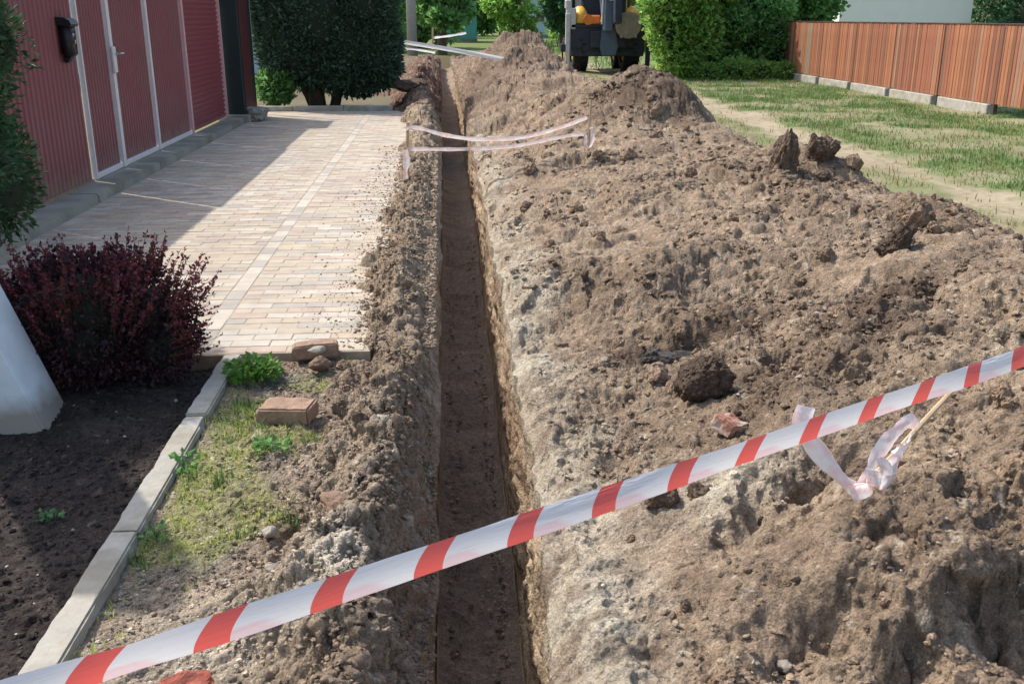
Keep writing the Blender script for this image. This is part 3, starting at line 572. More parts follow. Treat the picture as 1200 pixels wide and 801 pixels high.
# ------------------------------------------------------------------ bricks and stones
def gz(X, Y): return float((hR if X > .2 else hL)(np.array([X]), np.array([Y]))[0])
tag(link('brick', brickmesh(M['brick_brown'], .235, .135, .075, 4), None, (-.685, 3.93, .008), (.03, -.05, -.22)), 'whole brown brick lying on the gravel strip, nearest the kerb', 'brick')
tag(link('brick', brickmesh(M['brick_brown'], .225, .10, .07, 9), None, (-.655, 4.70, .025), (-.06, -.05, .12)), 'soil-covered brown brick at the paving corner behind the small stone', 'brick')
tag(link('stone', rock(4, 31, .25, .28, .05, M['brick_brown'], 'stone'), None, (-.615, 4.52, .012), (0, .1, .5), (.062, .05, .045)), 'small rounded stone leaning against the far brown brick', 'stone')
tag(link('stone', rock(3, 35, .2, .28, .04, M['pale_stone'], 'stone'), None, (-.64, 4.60, .055), (0, .1, .5), (.052, .034, .022)), 'pale flat chip of stone resting atop the small brown stone by the brick', 'stone')
tag(link('brick', brickmesh(M['brick_red'], .13, .10, .06, 14, .005), None, (-.665, 2.10, .0), (.2, .15, .5)), 'broken bright red brick half hidden under the near end of the barrier tape', 'brick')
tag(link('brick', brickmesh(M['brick_pink'], .12, .09, .06, 19, .005), None, (1.06, 3.36, gz(1.06, 3.36)+.01), (.35, .25, .8)), 'pinkish broken brick piece on the spoil heap below the big dark clod', 'brick')
def clod(name, seed, loc, sc, rot, label, cat, m_, sub=4, rough=.35, ang=.27, fine=.05, dz=0):
    z = gz(loc[0], loc[1])
    return tag(link(name, rock(sub, seed, rough, ang, fine, m_, name), None, (loc[0], loc[1], z+dz), rot, sc), label, cat)
L_, D_ = M['soil_lump'], M['soil_damp']
clod('soil_clod', 3, (2.66, 7.55), (.11, .12, .24), (.1, .15, .4), 'tall upright brown clod on the heap crest, the highest against the grass', 'clod', M['soil_damp'], 5, .5, .16, .09, dz=.07)
clod('soil_clod', 5, (3.05, 7.85), (.13, .13, .16), (.2, -.5, 1.2), 'leaning brown clod on the heap crest just right of the tallest clod', 'clod', M['soil_damp'], 5, .5, .16, .09, dz=.03)
clod('soil_clod', 8, (3.26, 7.65), (.07, .07, .07), (.2, .5, 1.2), 'small round clod at the right end of the crest pair against the path', 'clod', L_, 4, dz=.04)
clod('soil_clod', 12, (2.42, 5.0), (.15, .09, .09), (.3, -.35, .65), 'long dark-faced slab of soil standing out of the upper heap', 'clod', M['dark_soil'], 5, .4, .2, .08, dz=.05)
clod('soil_clod', 17, (2.86, 5.75), (.10, .14, .15), (.1, .1, .4), 'blocky clod with a vertical dark face at the crest beside the path', 'clod', L_, 5, .45, .18, .09, dz=-.02)
clod('soil_clod', 21, (1.05, 3.74), (.125, .11, .13), (.4, .2, .4), 'big rounded clod with a dark underside in the middle of the heap', 'clod', M['dark_soil'], 5, .3, .2, .08, dz=.075)
clod('stone', 25, (1.01, 4.44), (.075, .07, .06), (.4, .2, 1.4), 'grey rounded stone at the left end of the dark hollow', 'stone', M['dark_stone'], 4, dz=.06)
clod('stone', 27, (1.17, 4.34), (.15, .075, .065), (.1, .1, .1), 'long blackish lump of stone lying in the dark hollow of the heap', 'stone', M['dark_stone'], 4, .3, dz=.05)
clod('stone', 28, (1.02, 4.22), (.06, .05, .04), (.1, .1, .1), 'small blackish stone below the left end of the dark hollow', 'stone', M['dark_stone'], 4, dz=.02)
clod('soil_clod', 33, (.94, 4.05), (.09, .06, .05), (.1, .3, .8), 'flat pale clod lying between the dark hollow and the trench', 'clod', L_, 4, dz=.01)
clod('soil_clod', 37, (.72, 2.98), (.07, .06, .06), (.1, .3, .8), 'brown rounded clod at the pale trench edge beyond the tape', 'clod', D_, 4, dz=.02)
clod('soil_clod', 38, (-.37, 2.98), (.06, .09, .05), (.1, .3, .3), 'angular brown clod on the left bank between the near brick and the trench', 'clod', M['brick_brown'], 4, dz=.01)
clod('soil_clod', 39, (1.32, 2.75), (.09, .06, .06), (.1, .3, .3), 'flat clod in the dark hollow just behind the white tape scrap', 'clod', D_, 4, dz=.01)
clod('stone', 41, (.86, 2.12), (.028, .022, .02), (.1, .3, .3), 'small pale stone on the near slope below the tape scrap', 'stone', M['pale_stone'], 3, dz=.015)
clod('stone', 42, (-.52, 2.62), (.035, .025, .018), (.1, .3, .3), 'pale flat pebble in the middle of the gravel strip', 'stone', M['pale_stone'], 3, dz=.01)
clod('stone', 43, (-.60, 2.95), (.045, .03, .025), (.1, .3, 1.3), 'pale rounded stone on the gravel strip nearer the brick', 'stone', M['pale_stone'], 3, dz=.01)
clod('soil_clod', 44, (-.62, 19.6), (.42, .22, .13), (.05, .1, .1), 'flat slab of dark soil on the far left bank past the conifer', 'clod', D_, 4, dz=.1)
# ordinary clods: individuals of a kind
cl_m = [rock(4, 100+k, .42, .2, .10, (L_, L_, L_, L_, D_)[k % 5], 'soil_clod') for k in range(10)]
rr = random.Random(5); cnt = 0; tries = 0
while cnt < 150 and tries < 6000:
    tries += 1; Y = 1.75*math.exp(rr.random()*2.1); X = .55+rr.random()**.8*2.6
    if X > 1.4+.45*Y or X < XR(np.array([Y]))[0]+.2: continue
    if rr.random() > .35+.65*float(damp_shade_mask(np.array([X]), np.array([Y]))[0]): continue
    s = (.018+.03*rr.random()**2)*(.8+.11*Y)
    o = link('soil_clod', cl_m[rr.randrange(10)], None, (X, Y, gz(X, Y)+s*.05), (rr.random()*6, rr.random()*6, rr.random()*6), (s*rr.uniform(.8, 1.3), s*rr.uniform(.8, 1.2), s*rr.uniform(.6, .9)))
    where = 'below the striped tape' if Y < 2.6 and X < 1.6 else 'beside the trench edge' if X < .9 else 'near the dark hollow' if Y < 5 and X < 1.9 else 'on the upper right slope' if Y < 7 else 'around the slack tapes' if Y < 11 and X < 2 else 'on the far crest'
    tag(o, ('small' if s < .035 else 'fist sized' if s < .055 else 'large')+' crumbly brown clod on the spoil heap '+where, 'clod', 'loose clods on the spoil heap'); cnt += 1
cnt = 0
while cnt < 50:
    Y = 1.8*math.exp(rr.random()*1.9); X = -.06-rr.random()*.55
    if Y < 4.6 and X < -.45: continue
    s = (.012+.018*rr.random()**2)*(.8+.12*Y)
    o = link('soil_clod', cl_m[rr.randrange(10)], None, (X-.08, Y, gz(X-.08, Y)+s*.25), (rr.random()*6, rr.random()*6, rr.random()*6), (s, s*rr.uniform(.8, 1.2), s*.75))
    where = 'below the near brick' if Y < 3.8 else 'by the paving corner' if Y < 5.5 else 'along the paved drive'
    tag(o, 'crumbly brown clod on the bank left of the trench '+where, 'clod', 'loose clods on the left bank'); cnt += 1
# crumbs nobody could count
def crumbs(name, X, Y, hf, size, m_, tmpl=1, dz=.2, cf=None, vary=.25):
    P = np.stack([X, Y, hf(X, Y)+size*dz], 1); V, F = scatter(P, size, ICO[tmpl], RNG); at = None
    if cf is not None: at = {'albedo': np.repeat(cf(X, Y)*(1+vary*RNG.uniform(-1, 1, (len(X), 1))), len(ICO[tmpl][0]), 0)}
    return stuff(link(name, me_np(name, V, F, m_, False, at)))
n = 42000; Y = 1.55*np.exp(RNG.random(n)*2.1); X = .42+RNG.random(n)**1.2*np.minimum(.8+.55*Y, 3.1); keep = RNG.random(n) < .25+.9*damp_shade_mask(X, Y)+1.0*fbm(X*1.7+9, Y*1.7, None, 3, 76); X, Y = X[keep], Y[keep]
crumbs('soil_crumbs', X, Y, hR, (.0022+.0125*RNG.random(len(X))**4)*(.75+.16*Y), M['soil'], cf=lambda a, b: cR(a, b)*1.08)
n = 2500; Y = 2.6*np.exp(RNG.random(n)*1.5); q = np.abs(RNG.normal(size=n))*.06; X = np.where(RNG.random(n) < .5, FL(Y)+.02+q, FR(Y)-.02-q)
crumbs('trench_crumbs', X, Y, lambda a, b: depth(b)+.0*a, .003+.014*RNG.random(n)**4, M['soil'], cf=lambda a, b: np.array([[.27,.205,.155]])+0*a[:, None], vary=.4)
n = 1100; Y = 1.6*np.exp(RNG.random(n)*1.8); X = .45+RNG.random(n)*np.minimum(.7+.55*Y, 2.8)
crumbs('pale_pebbles', X, Y, hR, (.002+.0065*RNG.random(n)**3)*(.75+.15*Y), M['pale_stone'])
n = 30000; Y = 1.6*np.exp(RNG.random(n)*2.1); X = -.06-np.abs(RNG.normal(size=n))*.30; X = np.maximum(X, -1.0)
crumbs('bank_crumbs', X, Y, lambda a, b: np.maximum(hL(a, b), np.where((b > 4.76) & (a > -3), -.002, -9)), (.0018+.0085*RNG.random(n)**4)*(.75+.16*Y)*np.where((Y > 4.76) & (X < -.5), .55, 1), M['soil'], cf=lambda a, b: cL(a, b)*1.05)
n = 9000; Y = 1.5+3.2*RNG.random(n); X = -1.0+RNG.random(n)*.6
crumbs('verge_gravel', X, Y, hL, .002+.008*RNG.random(n)**4, M['soil'], cf=lambda a, b: cL(a, b)*1.15+.03, vary=.4)
n = 9000; Y = 1.2+3.4*RNG.random(n); X = -2.6+RNG.random(n)*1.45
crumbs('bed_crumbs', X, Y, hB, .002+.010*RNG.random(n)**3, M['black_soil'], cf=lambda a, b: np.array([[.05,.041,.035]])+0*a[:, None], vary=.5)
n = 60; Y = 1.6+2.9*RNG.random(n); X = -2.4+RNG.random(n)*1.25
crumbs('bed_pebbles', X, Y, hB, .004+.007*RNG.random(n)**2, M['pale_stone'])
# ------------------------------------------------------------------ grass and weeds
def blades(X, Y, Z, hgt, wid, m_, name, lean=.5):
    n = len(X); a = RNG.random(n)*6.283; ln = lean*RNG.random(n)*hgt; dx = np.cos(a); dy = np.sin(a); P = np.stack([X, Y, Z], 1)
    sx = np.stack([-dy, dx, 0*dx], 1)*wid[:, None]*.5; mid = P+np.stack([dx*ln*.3, dy*ln*.3, hgt*.55], 1); tip = P+np.stack([dx*ln, dy*ln, hgt*.95], 1)
    V = np.stack([P-sx, P+sx, mid+sx*.8, mid-sx*.8, tip], 1).reshape(-1, 3); i = (np.arange(n)*5)[:, None]
    F = np.concatenate([i+np.array([[0, 1, 2]]), i+np.array([[0, 2, 3]]), i+np.array([[3, 2, 4]])], 0); return stuff(link(name, me_np(name, V, F, m_, False)))
def tuftpts(x0, x1, y0, y1, n, k, r, mask):
    cx = x0+(x1-x0)*RNG.random(n); cy = y0+(y1-y0)*RNG.random(n); kp = RNG.random(n) < mask(cx, cy); cx, cy = cx[kp], cy[kp]
    X = np.repeat(cx, k)+RNG.normal(size=len(cx)*k)*r; Y = np.repeat(cy, k)+RNG.normal(size=len(cx)*k)*r; return X, Y, np.repeat(.5+RNG.random(len(cx)), k)
X, Y, q = tuftpts(5.3, 11.5, 7.5, 31, 17000, 10, .10, lambda x, y: np.clip((greenm(x, y)-.45)*1.6, 0, 1)*(.12+.88*sst(-.25, .3, fbm(x*1.2, y*1.2, None, 3, 701))))
blades(X, Y, hG(X, Y)-.01, (.025+.06*RNG.random(len(X)))*q*np.where(X > 8.9, .6, 1)*(1+.9*fbm(X*1.5, Y*1.5, None, 3, 705)), .006+.007*RNG.random(len(X)), M['grass'], 'verge_grass', 1.1)
X, Y, q = tuftpts(3.6, 9, 6, 30, 3000, 8, .07, lambda x, y: np.clip(greenm(x, y)+.08, 0, 1)*.9)
blades(X, Y, hG(X, Y)-.01, (.03+.06*RNG.random(len(X)))*q, .005+.007*RNG.random(len(X)), M['grass_dry'], 'dry_grass', .9)
X, Y, q = tuftpts(5, 60, 31, 75, 3500, 6, .25, lambda x, y: .9+0*x)
blades(X, Y, X*0-.08, (.15+.25*RNG.random(len(X)))*q, .03+.03*RNG.random(len(X)), M['grass'], 'far_grass', .8)
X, Y, q = tuftpts(-1.0, -.5, 1.6, 4.72, 900, 7, .016, lambda x, y: np.clip(sst(.0, .4, fbm(x*3.5+2, y*3.5, None, 4, 264)+.5*gau(x, y, -.62, 4.3, .28, .3)+.6*gau(x, y, -.9, 3.3, .09, .6)-.4*gau(x, y, -.6, 2.2, .4, .5))+.03+.35*(x < -.96), 0, 1))
X = np.maximum(X, -1.02)
blades(X, Y, hL(X, Y)-.004, (.012+.024*RNG.random(len(X)))*q, .0025+.0025*RNG.random(len(X)), M['leaf_yellow'], 'short_grass', .9)
X, Y, q = tuftpts(-1.0, -.55, 1.6, 4.72, 110, 14, .014, lambda x, y: sst(.0, .4, fbm(x*3.5+2, y*3.5, None, 4, 264)+.5*gau(x, y, -.7, 4.2, .28, .3)+.3*(x < -.93)))
X = np.maximum(X, -1.02)
blades(X, Y, hL(X, Y)-.004, (.02+.04*RNG.random(len(X)))*q, .003+.003*RNG.random(len(X)), M['grass'], 'grass_tufts', .9)
def rosette(name, loc, r, n, size, m_, label, cat, hgt=.08):
    P = []; D = []
    for k in range(n):
        a = random.random()*6.283; d = random.random()**.6*r; P.append((math.cos(a)*d, math.sin(a)*d, random.random()*hgt*(1-.5*d/r))); D.append((math.cos(a), math.sin(a), .5))
    t = empty(name, loc); V, F = leafquads(np.array(P), size*(.6+.7*RNG.random(n)), RNG, elong=1.3, D=np.array(D)); link('leaves', me_np('leaves', V, F, m_), t)
    b_ = B()
    for k in range(0, n, 4): b_.tube([(0, 0, -.01), (P[k][0]*.5, P[k][1]*.5, P[k][2]*.7), P[k]], [.002, .0015, .001], 4)
    b_.obj('stems', m_, t); return tag(t, label, cat)
rosette('weed', (-.915, 4.44, -.02), .12, 420, .026, M['weed'], 'bright green leafy weed against the far end of the kerb', 'weed', .11)
rosette('weed', (-1.0, 3.45, -.03), .045, 26, .024, M['leaf_mid'], 'small dark green broad-leaved weed growing over the kerb edge', 'weed', .09)
rosette('weed', (-.70, 3.62, -.02), .07, 70, .022, M['leaf_mid'], 'low green clover patch in front of the near brick', 'weed', .04)
rosette('weed', (-.97, 2.95, -.03), .05, 50, .014, M['leaf_mid'], 'low green weed beside the middle of the kerb', 'weed', .04)
rosette('weed', (-1.55, 2.62, -.08), .05, 40, .022, M['leaf_mid'], 'tiny green seedling at the left in the dark flower bed', 'weed', .03)
rosette('weed', (-1.42, 3.2, -.08), .04, 24, .02, M['leaf_dark'], 'tiny grey-green seedling in the middle of the flower bed', 'weed', .03)
# ------------------------------------------------------------------ shrubs and trees
def vol_leaves(blobs, n, size, rng, shell=.55, **kw):
    """blobs: (cx,cy,cz,rx,ry,rz). Leaves fill the outer part of each, with gaps from noise."""
    vol = np.array([b[3]*b[4]+b[4]*b[5]+b[3]*b[5] for b in blobs]); cnt = (n*vol/vol.sum()).astype(int); P = []; D = []
    for b, c in zip(blobs, cnt):
        d = rng.normal(size=(c, 3)); d /= np.linalg.norm(d, axis=1)[:, None]; r = (shell+(1-shell)*rng.random(c))*(1+.16*fbm(d[:, 0]*3+b[0], d[:, 1]*3+b[1], d[:, 2]*3+b[2], 2, 9))
        P.append(np.array(b[:3])+d*r[:, None]*np.array(b[3:])); D.append(d)
    P = np.concatenate(P); D = np.concatenate(D); sc = np.mean([max(b[3:]) for b in blobs])
    kp = fbm(P[:, 0]*2.2/sc+7, P[:, 1]*2.2/sc, P[:, 2]*2.2/sc, 3, 15)+.45*rng.random(len(P)) > .0; P, D = P[kp], D[kp]
    return leafquads(P, size*(.55+.9*rng.random(len(P))), rng, D=D, **kw)
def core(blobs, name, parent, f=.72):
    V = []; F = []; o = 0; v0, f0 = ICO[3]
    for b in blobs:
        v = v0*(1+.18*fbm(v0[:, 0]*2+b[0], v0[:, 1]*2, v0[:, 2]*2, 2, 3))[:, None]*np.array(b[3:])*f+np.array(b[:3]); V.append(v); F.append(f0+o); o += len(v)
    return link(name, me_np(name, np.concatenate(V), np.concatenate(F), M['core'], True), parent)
# purple barberry
bs = empty('barberry_bush', (-1.66, 4.56, -.1))
blobs = [(0, 0, .30, .44, .36, .30), (-.22, -.02, .36, .28, .30, .28), (.24, .02, .34, .27, .28, .27), (.02, -.08, .45, .34, .28, .26), (-.34, 0, .28, .22, .26, .24), (.34, -.03, .24, .20, .22, .2), (.1, .1, .5, .25, .22, .2), (-.15, .08, .5, .28, .22, .2)]
V, F = vol_leaves(blobs, 30000, .017, RNG, .45, elong=1.4); link('foliage', me_np('foliage', V, F, M['barberry']), bs)
core(blobs, 'shade_core', bs, .62)
P = []; D = []; sb = B(); rr = random.Random(9)
for k in range(190):
    a = rr.random()*6.283; d = rr.random()**.5; px, py = math.cos(a)*d*.46, math.sin(a)*d*.34; z0 = .52+.12*(1-d*d)-.25*max(0, d-.7)
    L = rr.uniform(.04, .15)*(1.15 if px > .1 else .95); tx, ty = px*.35+rr.gauss(0, .03), py*.2+rr.gauss(0, .03)
    p0 = Vector((px, py, z0-.12)); p1 = Vector((px+tx, py+ty, z0+L)); sb.tube([p0, (p0+p1)/2+Vector((rr.gauss(0, .006), 0, 0)), p1], [.002, .0016, .001], 4)
    for j in range(26):
        t = rr.random(); P.append(p0.lerp(p1, .2+.8*t)); D.append((rr.gauss(0, .7), rr.gauss(0, .7), .7))
for k in range(60):                                   # side shoots at the right
    z0 = rr.uniform(.15, .5); p0 = Vector((.42, rr.uniform(-.25, .1), z0)); p1 = p0+Vector((rr.uniform(.06, .2), rr.gauss(0, .03), rr.uniform(.0, .12))); sb.tube([p0, p1], [.002, .001], 4)
    for j in range(14): P.append(p0.lerp(p1, rr.random())); D.append((rr.gauss(.3, .5), rr.gauss(0, .6), .5))
P = np.array([p[:] for p in P]); V, F = leafquads(P, .013*(.6+.8*RNG.random(len(P))), RNG, D=np.array(D), elong=1.5); link('shoots', me_np('shoots', V, F, M['barberry_shoot']), bs)
sb.obj('shoot_stems', M['twig'], bs)
st = B()
for k in range(14):
    a = rr.random()*6.283; st.tube([(math.cos(a)*.04, math.sin(a)*.04, -.02), (math.cos(a)*.15, math.sin(a)*.12, .15), (math.cos(a)*.34, math.sin(a)*.27, .38)], [.008, .006, .003], 5)
st.obj('branches', M['twig'], bs); bs.scale = (.94, .94, .96); tag(bs, 'dense dark purple barberry bush with spiky red shoots in the flower bed', 'bush')
def conifer(name, loc, blobs, n, size, m_, label, trunk, f=.75, lean=.15, cat='conifer'):
    t = empty(name, loc); V, F = vol_leaves(blobs, n, size, RNG, .6, elong=2.6, updir=lean); link('crown', me_np('crown', V, F, m_), t); core(blobs, 'crown_shade_core', t, f)
    tb = B()
    for p in trunk: tb.tube([q[:3] for q in p], [q[3] for q in p], 10)
    tb.obj('trunk', M['bark'], t, True); return tag(t, label, cat)
rr = random.Random(4)
bl = [(0, 0, 1.35, .60, .6, .85), (0, 0, 1.9, .45, .45, .55)]
for k in range(16):
    a = rr.random()*6.283; z = rr.uniform(.8, 2.05); bl.append((math.cos(a)*.38, math.sin(a)*.38, z, rr.uniform(.3, .42), rr.uniform(.3, .42), rr.uniform(.25, .5)))
bl += [(.3, -.1, 1.9, .4, .4, .5), (.30, -.1, 1.35, .4, .4, .4), (.42, -.25, 1.02, .34, .3, .2), (.40, -.2, 1.5, .28, .3, .25), (.26, 0, 1.95, .35, .3, .3), (.3, -.3, .78, .3, .3, .16)]
conifer('near_conifer', (-2.86, 5.35, -.1), bl, 110000, .017, M['thuja'], 'feathery green conifer at the left in front of the red fence', [[(0,0,0,.07),(0,.02,1.2,.05),(0,0,2.2,.02)]], .8)
bl = [(0, 0, 1.55, 1.25, .9, 1.2), (-.45, 0, 1.2, .85, .8, .85), (.55, -.05, 1.15, .85, .8, .9), (0, 0, 2.5, .95, .8, .9), (.85, -.1, 1.5, .55, .6, 1.0), (-.85, -.1, 1.7, .5, .6, 1.0), (.5, -.2, .62, .6, .5, .4), (-.75, -.2, .75, .4, .4, .4), (.95, -.2, .75, .4, .4, .45)]
for k in range(18):
    a = rr.random()*6.283; z = rr.uniform(.7, 2.5); bl.append((math.cos(a)*.95, math.sin(a)*.65-.1, z, rr.uniform(.3, .5), rr.uniform(.3, .45), rr.uniform(.3, .5)))
conifer('far_conifer', (-2.12, 19.2, -.05), bl, 110000, .036, M['thuja_dark'], 'big dark evergreen filling the far end of the paved drive', [[(-.2,0,0,.16),(-.25,0,.7,.13),(-.1,0,2.5,.08)], [(.1,0,0,.10),(.3,.05,.8,.08),(.4,0,2,.04)], [(-.3,.1,0,.08),(-.6,.1,.8,.06),(-.6,.1,1.8,.04)]], .82)
def shrub(name, loc, blobs, n, size, m_, label, cat='bush', f=.7, elong=1.5, group=None):
    t = empty(name, loc); V, F = vol_leaves(blobs, n, size, RNG, .5, elong=elong); link('foliage', me_np('foliage', V, F, m_), t); core(blobs, 'shade_core', t, f)
    tb = B()
    for k in range(5): b = blobs[k % len(blobs)]; tb.tube([(b[0]*.2, b[1]*.2, 0), (b[0]*.6, b[1]*.6, b[2]*.5), b[:3]], [.03, .022, .012], 6)
    tb.obj('stems', M['bark'], t); return tag(t, label, cat, group)
shrub('low_shrub', (-3.02, 18.75, 0), [(0,0,.35,.33,.3,.3),(.15,0,.5,.2,.2,.2),(-.15,0,.45,.2,.2,.22)], 2600, .055, M['leaf_mid'], 'low leafy yellow-green shrub between the dark pillar and the big evergreen', f=.5)
def cloud(rx, ry, z0, z1, n, rr, r0, r1):
    return [(rr.uniform(-rx, rx), rr.uniform(-ry, ry), rr.uniform(z0, z1), rr.uniform(r0, r1), rr.uniform(r0, r1), rr.uniform(r0, r1)) for _ in range(n)]
rr = random.Random(21)
shrub('leafy_bush', (6.75, 27.6, -.05), [(0,0,1.2,1.0,.9,1.2)]+cloud(.85, .5, .5, 2.6, 16, rr, .4, .7), 26000, .085, M['leaf_bright'], 'tall light green bush just right of the excavator', f=.35)
shrub('leafy_bush', (8.5, 28.2, -.05), [(0,0,1.4,1.2,1,1.4)]+cloud(1.1, .5, .5, 3.0, 18, rr, .4, .75), 26000, .085, M['leaf_mid'], 'dense mid green bush at the left end of the brown board fence', f=.5)
shrub('leafy_bush', (10.6, 30.3, -.05), [(0,0,1.4,1.2,1,1.4)]+cloud(1.3, .6, .8, 3.2, 18, rr, .4, .8), 20000, .09, M['leaf_mid'], 'green bush behind the far end of the board fence beside the white house', f=.5)
shrub('leafy_bush', (20.2, 33, -.05), [(0,0,1.6,1.4,1.2,1.6)]+cloud(1.2, .6, .8, 3.2, 14, rr, .5, .9), 12000, .1, M['leaf_dark'], 'dark green bush behind the board fence right of the white house', f=.8)
shrub('leafy_bush', (7.9, 26.7, -.05), [(0,0,.3,.6,.35,.35),(.7,.1,.25,.5,.3,.3),(-.8,.1,.22,.4,.3,.28),(1.4,.1,.25,.4,.3,.26)], 5000, .05, M['leaf_bright'], 'low fringe of bright green weeds at the foot of the dense bush', f=.5)
def tree(loc, hgt, cr, low, n, size, m_, label, rr, group=None):
    t = empty('broadleaf_tree', loc); r = hgt*.028
    pts = [(0,0,0), (rr.gauss(0,.1), 0, hgt*.25), (rr.gauss(0,.2), rr.gauss(0,.2), hgt*.55), (rr.gauss(0,.2), 0, hgt*.85)]
    tb = B(); tb.tube(pts, [r*1.3, r, r*.6, r*.2], 8); bl = []
    for k in range(18):
        a = rr.random()*6.283; z = rr.uniform(low, hgt*.95); q = cr*(1-.55*abs((z-hgt*.5)/(hgt*.5)))*rr.uniform(.45, .9); c = (math.cos(a)*q, math.sin(a)*q, z); s = cr*rr.uniform(.28, .45)
        bl.append((*c, s, s, s*.8)); tb.tube([(0, 0, z*.6), (c[0]*.6, c[1]*.6, z*.85), c], [r*.35, r*.22, r*.08], 5)
    bl.append((0, 0, hgt*.6, cr*.55, cr*.55, hgt*.3))
    tb.obj('trunk', M['bark'], t); V, F = vol_leaves(bl, n, size, RNG, .35, elong=1.5); link('crown', me_np('crown', V, F, m_), t); tag(t, label, 'tree', group)
rr = random.Random(33)
T = [(-3.0, 52, 7, 2.4, .7, 'leaf_mid', 'mid green tree left of the grey pole at the end of the street'), (-1.0, 58, 8, 2.6, 1.0, 'leaf_mid', 'green tree directly behind the grey pole'), (.1, 47, 6.5, 1.5, 1.2, 'leaf_mid', 'dark narrow tree between the grey pole and the teal hut'),
     (4.6, 62, 8, 2.2, .4, 'leaf_bright', 'bright green tree right of the teal hut'), (6.6, 55, 6, 1.3, .3, 'leaf_dark', 'dark bushy tree behind the far dirt mound'), (8.3, 66, 8, 2.2, .5, 'leaf_bright', 'light green tree behind the dark bushy one'), (9.3, 52, 6, 1.8, .2, 'leaf_yellow', 'yellow-green tree just left of the excavator'),
     (12.0, 60, 9, 3.0, .5, 'leaf_mid', 'green tree behind the excavator cab'), (16, 62, 9, 3.2, .5, 'leaf_mid', 'green tree beyond the excavator on its right'), (21, 58, 9, 3.2, .5, 'leaf_mid', 'green tree behind the tall light green bush'), (27, 60, 9, 3.2, .5, 'leaf_dark', 'dark green tree far behind the white house'),
     (34, 60, 9, 3.4, .5, 'leaf_dark', 'dark tree far behind the right end of the board fence'), (-6, 60, 9, 3, .5, 'leaf_mid', 'green tree behind the big evergreen')]
for x, y, h, cr, low, m_, lab in T: tree((x, y, -.1), h, cr, low, 9000, .17, M[m_], lab, rr)
for k in range(15): tree((-22+k*6.2, 92+rr.uniform(-4, 4), -.1), 11, 4.4, .3, 3600, .42, M['leaf_mid' if k % 3 else 'leaf_bright'], 'distant green tree in the far row closing the view', rr, 'far row of trees')
# ------------------------------------------------------------------ board fence on the right
FX = 9.5
bf_ = tag(empty('board_fence', (FX, 18, 0)), 'long reddish brown fence of upright boards on grey concrete blocks', 'fence')
bme = [B().box((0, 0, 0), (.022, .097, 1.30), bev=.003).me('board', m_) for m_ in FB]
rr = random.Random(8); y = 9.6; k = 0
while y < 27.9:
    mi = rr.choice([0, 1, 0, 3, 4, 2, 1, 3]) if not 25.6 < y < 26.4 else rr.choice([4, 5, 0])
    link('board', bme[mi], bf_, (rr.uniform(-.004, .004)-.03, y-18, .175+.65+rr.uniform(-.008, .008)), (rr.uniform(-.006, .006), 0, rr.uniform(-.03, .03))); y += .105; k += 1
for z in (.42, 1.25): B().box((.02, .75, z), (.04, 18.3, .07)).obj('rail', M['fence_dark'], bf_)
B().box((-.02, .75, 1.485), (.07, 18.3, .022), bev=.003).obj('top_cap', M['fence_dark'], bf_)
y = 10.5
while y < 28: B().box((-.012, y-18, .70), (.068, .035, 1.5), bev=.004).obj('post', M['fence_dark'], bf_); y += 2.05
y = 14.6; 
for a, L in ((16.72, 1.8), (18.77, 1.85), (20.82, 1.85), (22.87, 1.8), (24.9, 1.85)): B().box((-.03, a+.05+L/2-18, .06), (.12, L, .21), bev=.012).obj('concrete_block', M['concrete'], bf_)
# ------------------------------------------------------------------ buildings
def house(name, x0, x1, y0, y1, h, m_, label, rh=1.6, wins=()):
    cx, cy = (x0+x1)/2, (y0+y1)/2; t = empty(name, (cx, cy, -.1)); W, D = x1-x0, y1-y0
    B().prism([(-W/2, 0), (W/2, 0), (W/2, h), (0, h+rh-.05), (-W/2, h)], 1, -D/2, D/2).obj('wall', m_, t)
    for s in (-1, 1):
        ang = math.atan2(rh, W/2); L = math.hypot(W/2, rh)+.35; B().box((s*(W/4+.14), 0, h+rh/2+.02), (L, D+.6, .09), rot=(0, s*ang, 0)).obj('roof', M['roof'], t)
    for wx, wz, ww, wh in wins:
        f = B().box((wx, -D/2-.02, wz), (ww, .07, wh), bev=.01).obj('window', M['white_paint'], t); B().box((wx, -D/2-.052, wz), (ww*.84, .02, wh*.84)).obj('pane', M['glass'], f)
    B().box((0, 0, .15), (W+.06, D+.06, .3)).obj('plinth', M['old_concrete'], t); return tag(t, label, 'house')
house('white_house', 13.45, 18.05, 34, 42, 3.2, M['house_white'], 'plain white rendered house rising behind the brown board fence', 1.7, [(0, 4.0, .6, .6)])
house('teal_hut', .3, 2.5, 70, 74, 2.6, M['teal_wall'], 'small teal hut far off at the end of the trench', .8, [(.45, 1.6, .6, .6)])
house('grey_house', 6.6, 9.8, 84, 90, 2.8, M['blue_wall'], 'pale grey house glimpsed far between the trees', 1.2, [(0, 1.7, .8, .9)])
house('pale_blue_house', -10.5, -4.3, 27, 34, 3.0, M['blue_wall'], 'pale blue house wall glimpsed between the dark pillar and the evergreen', 1.5, [(1.9, 1.6, .9, 1.1)])
pl = empty('utility_pole', (-1.22, 45, -.1)); B().tube([(0,0,0),(0,0,4),(0.03,0,8.2)], [.24,.19,.13], 12).obj('shaft', M['pole_grey'], pl, True); B().box((0, 0, 7.8), (1.6, .1, .1)).obj('crossarm', M['pole_grey'], pl); tag(pl, 'grey concrete pole at the far end beyond the evergreen', 'pole')
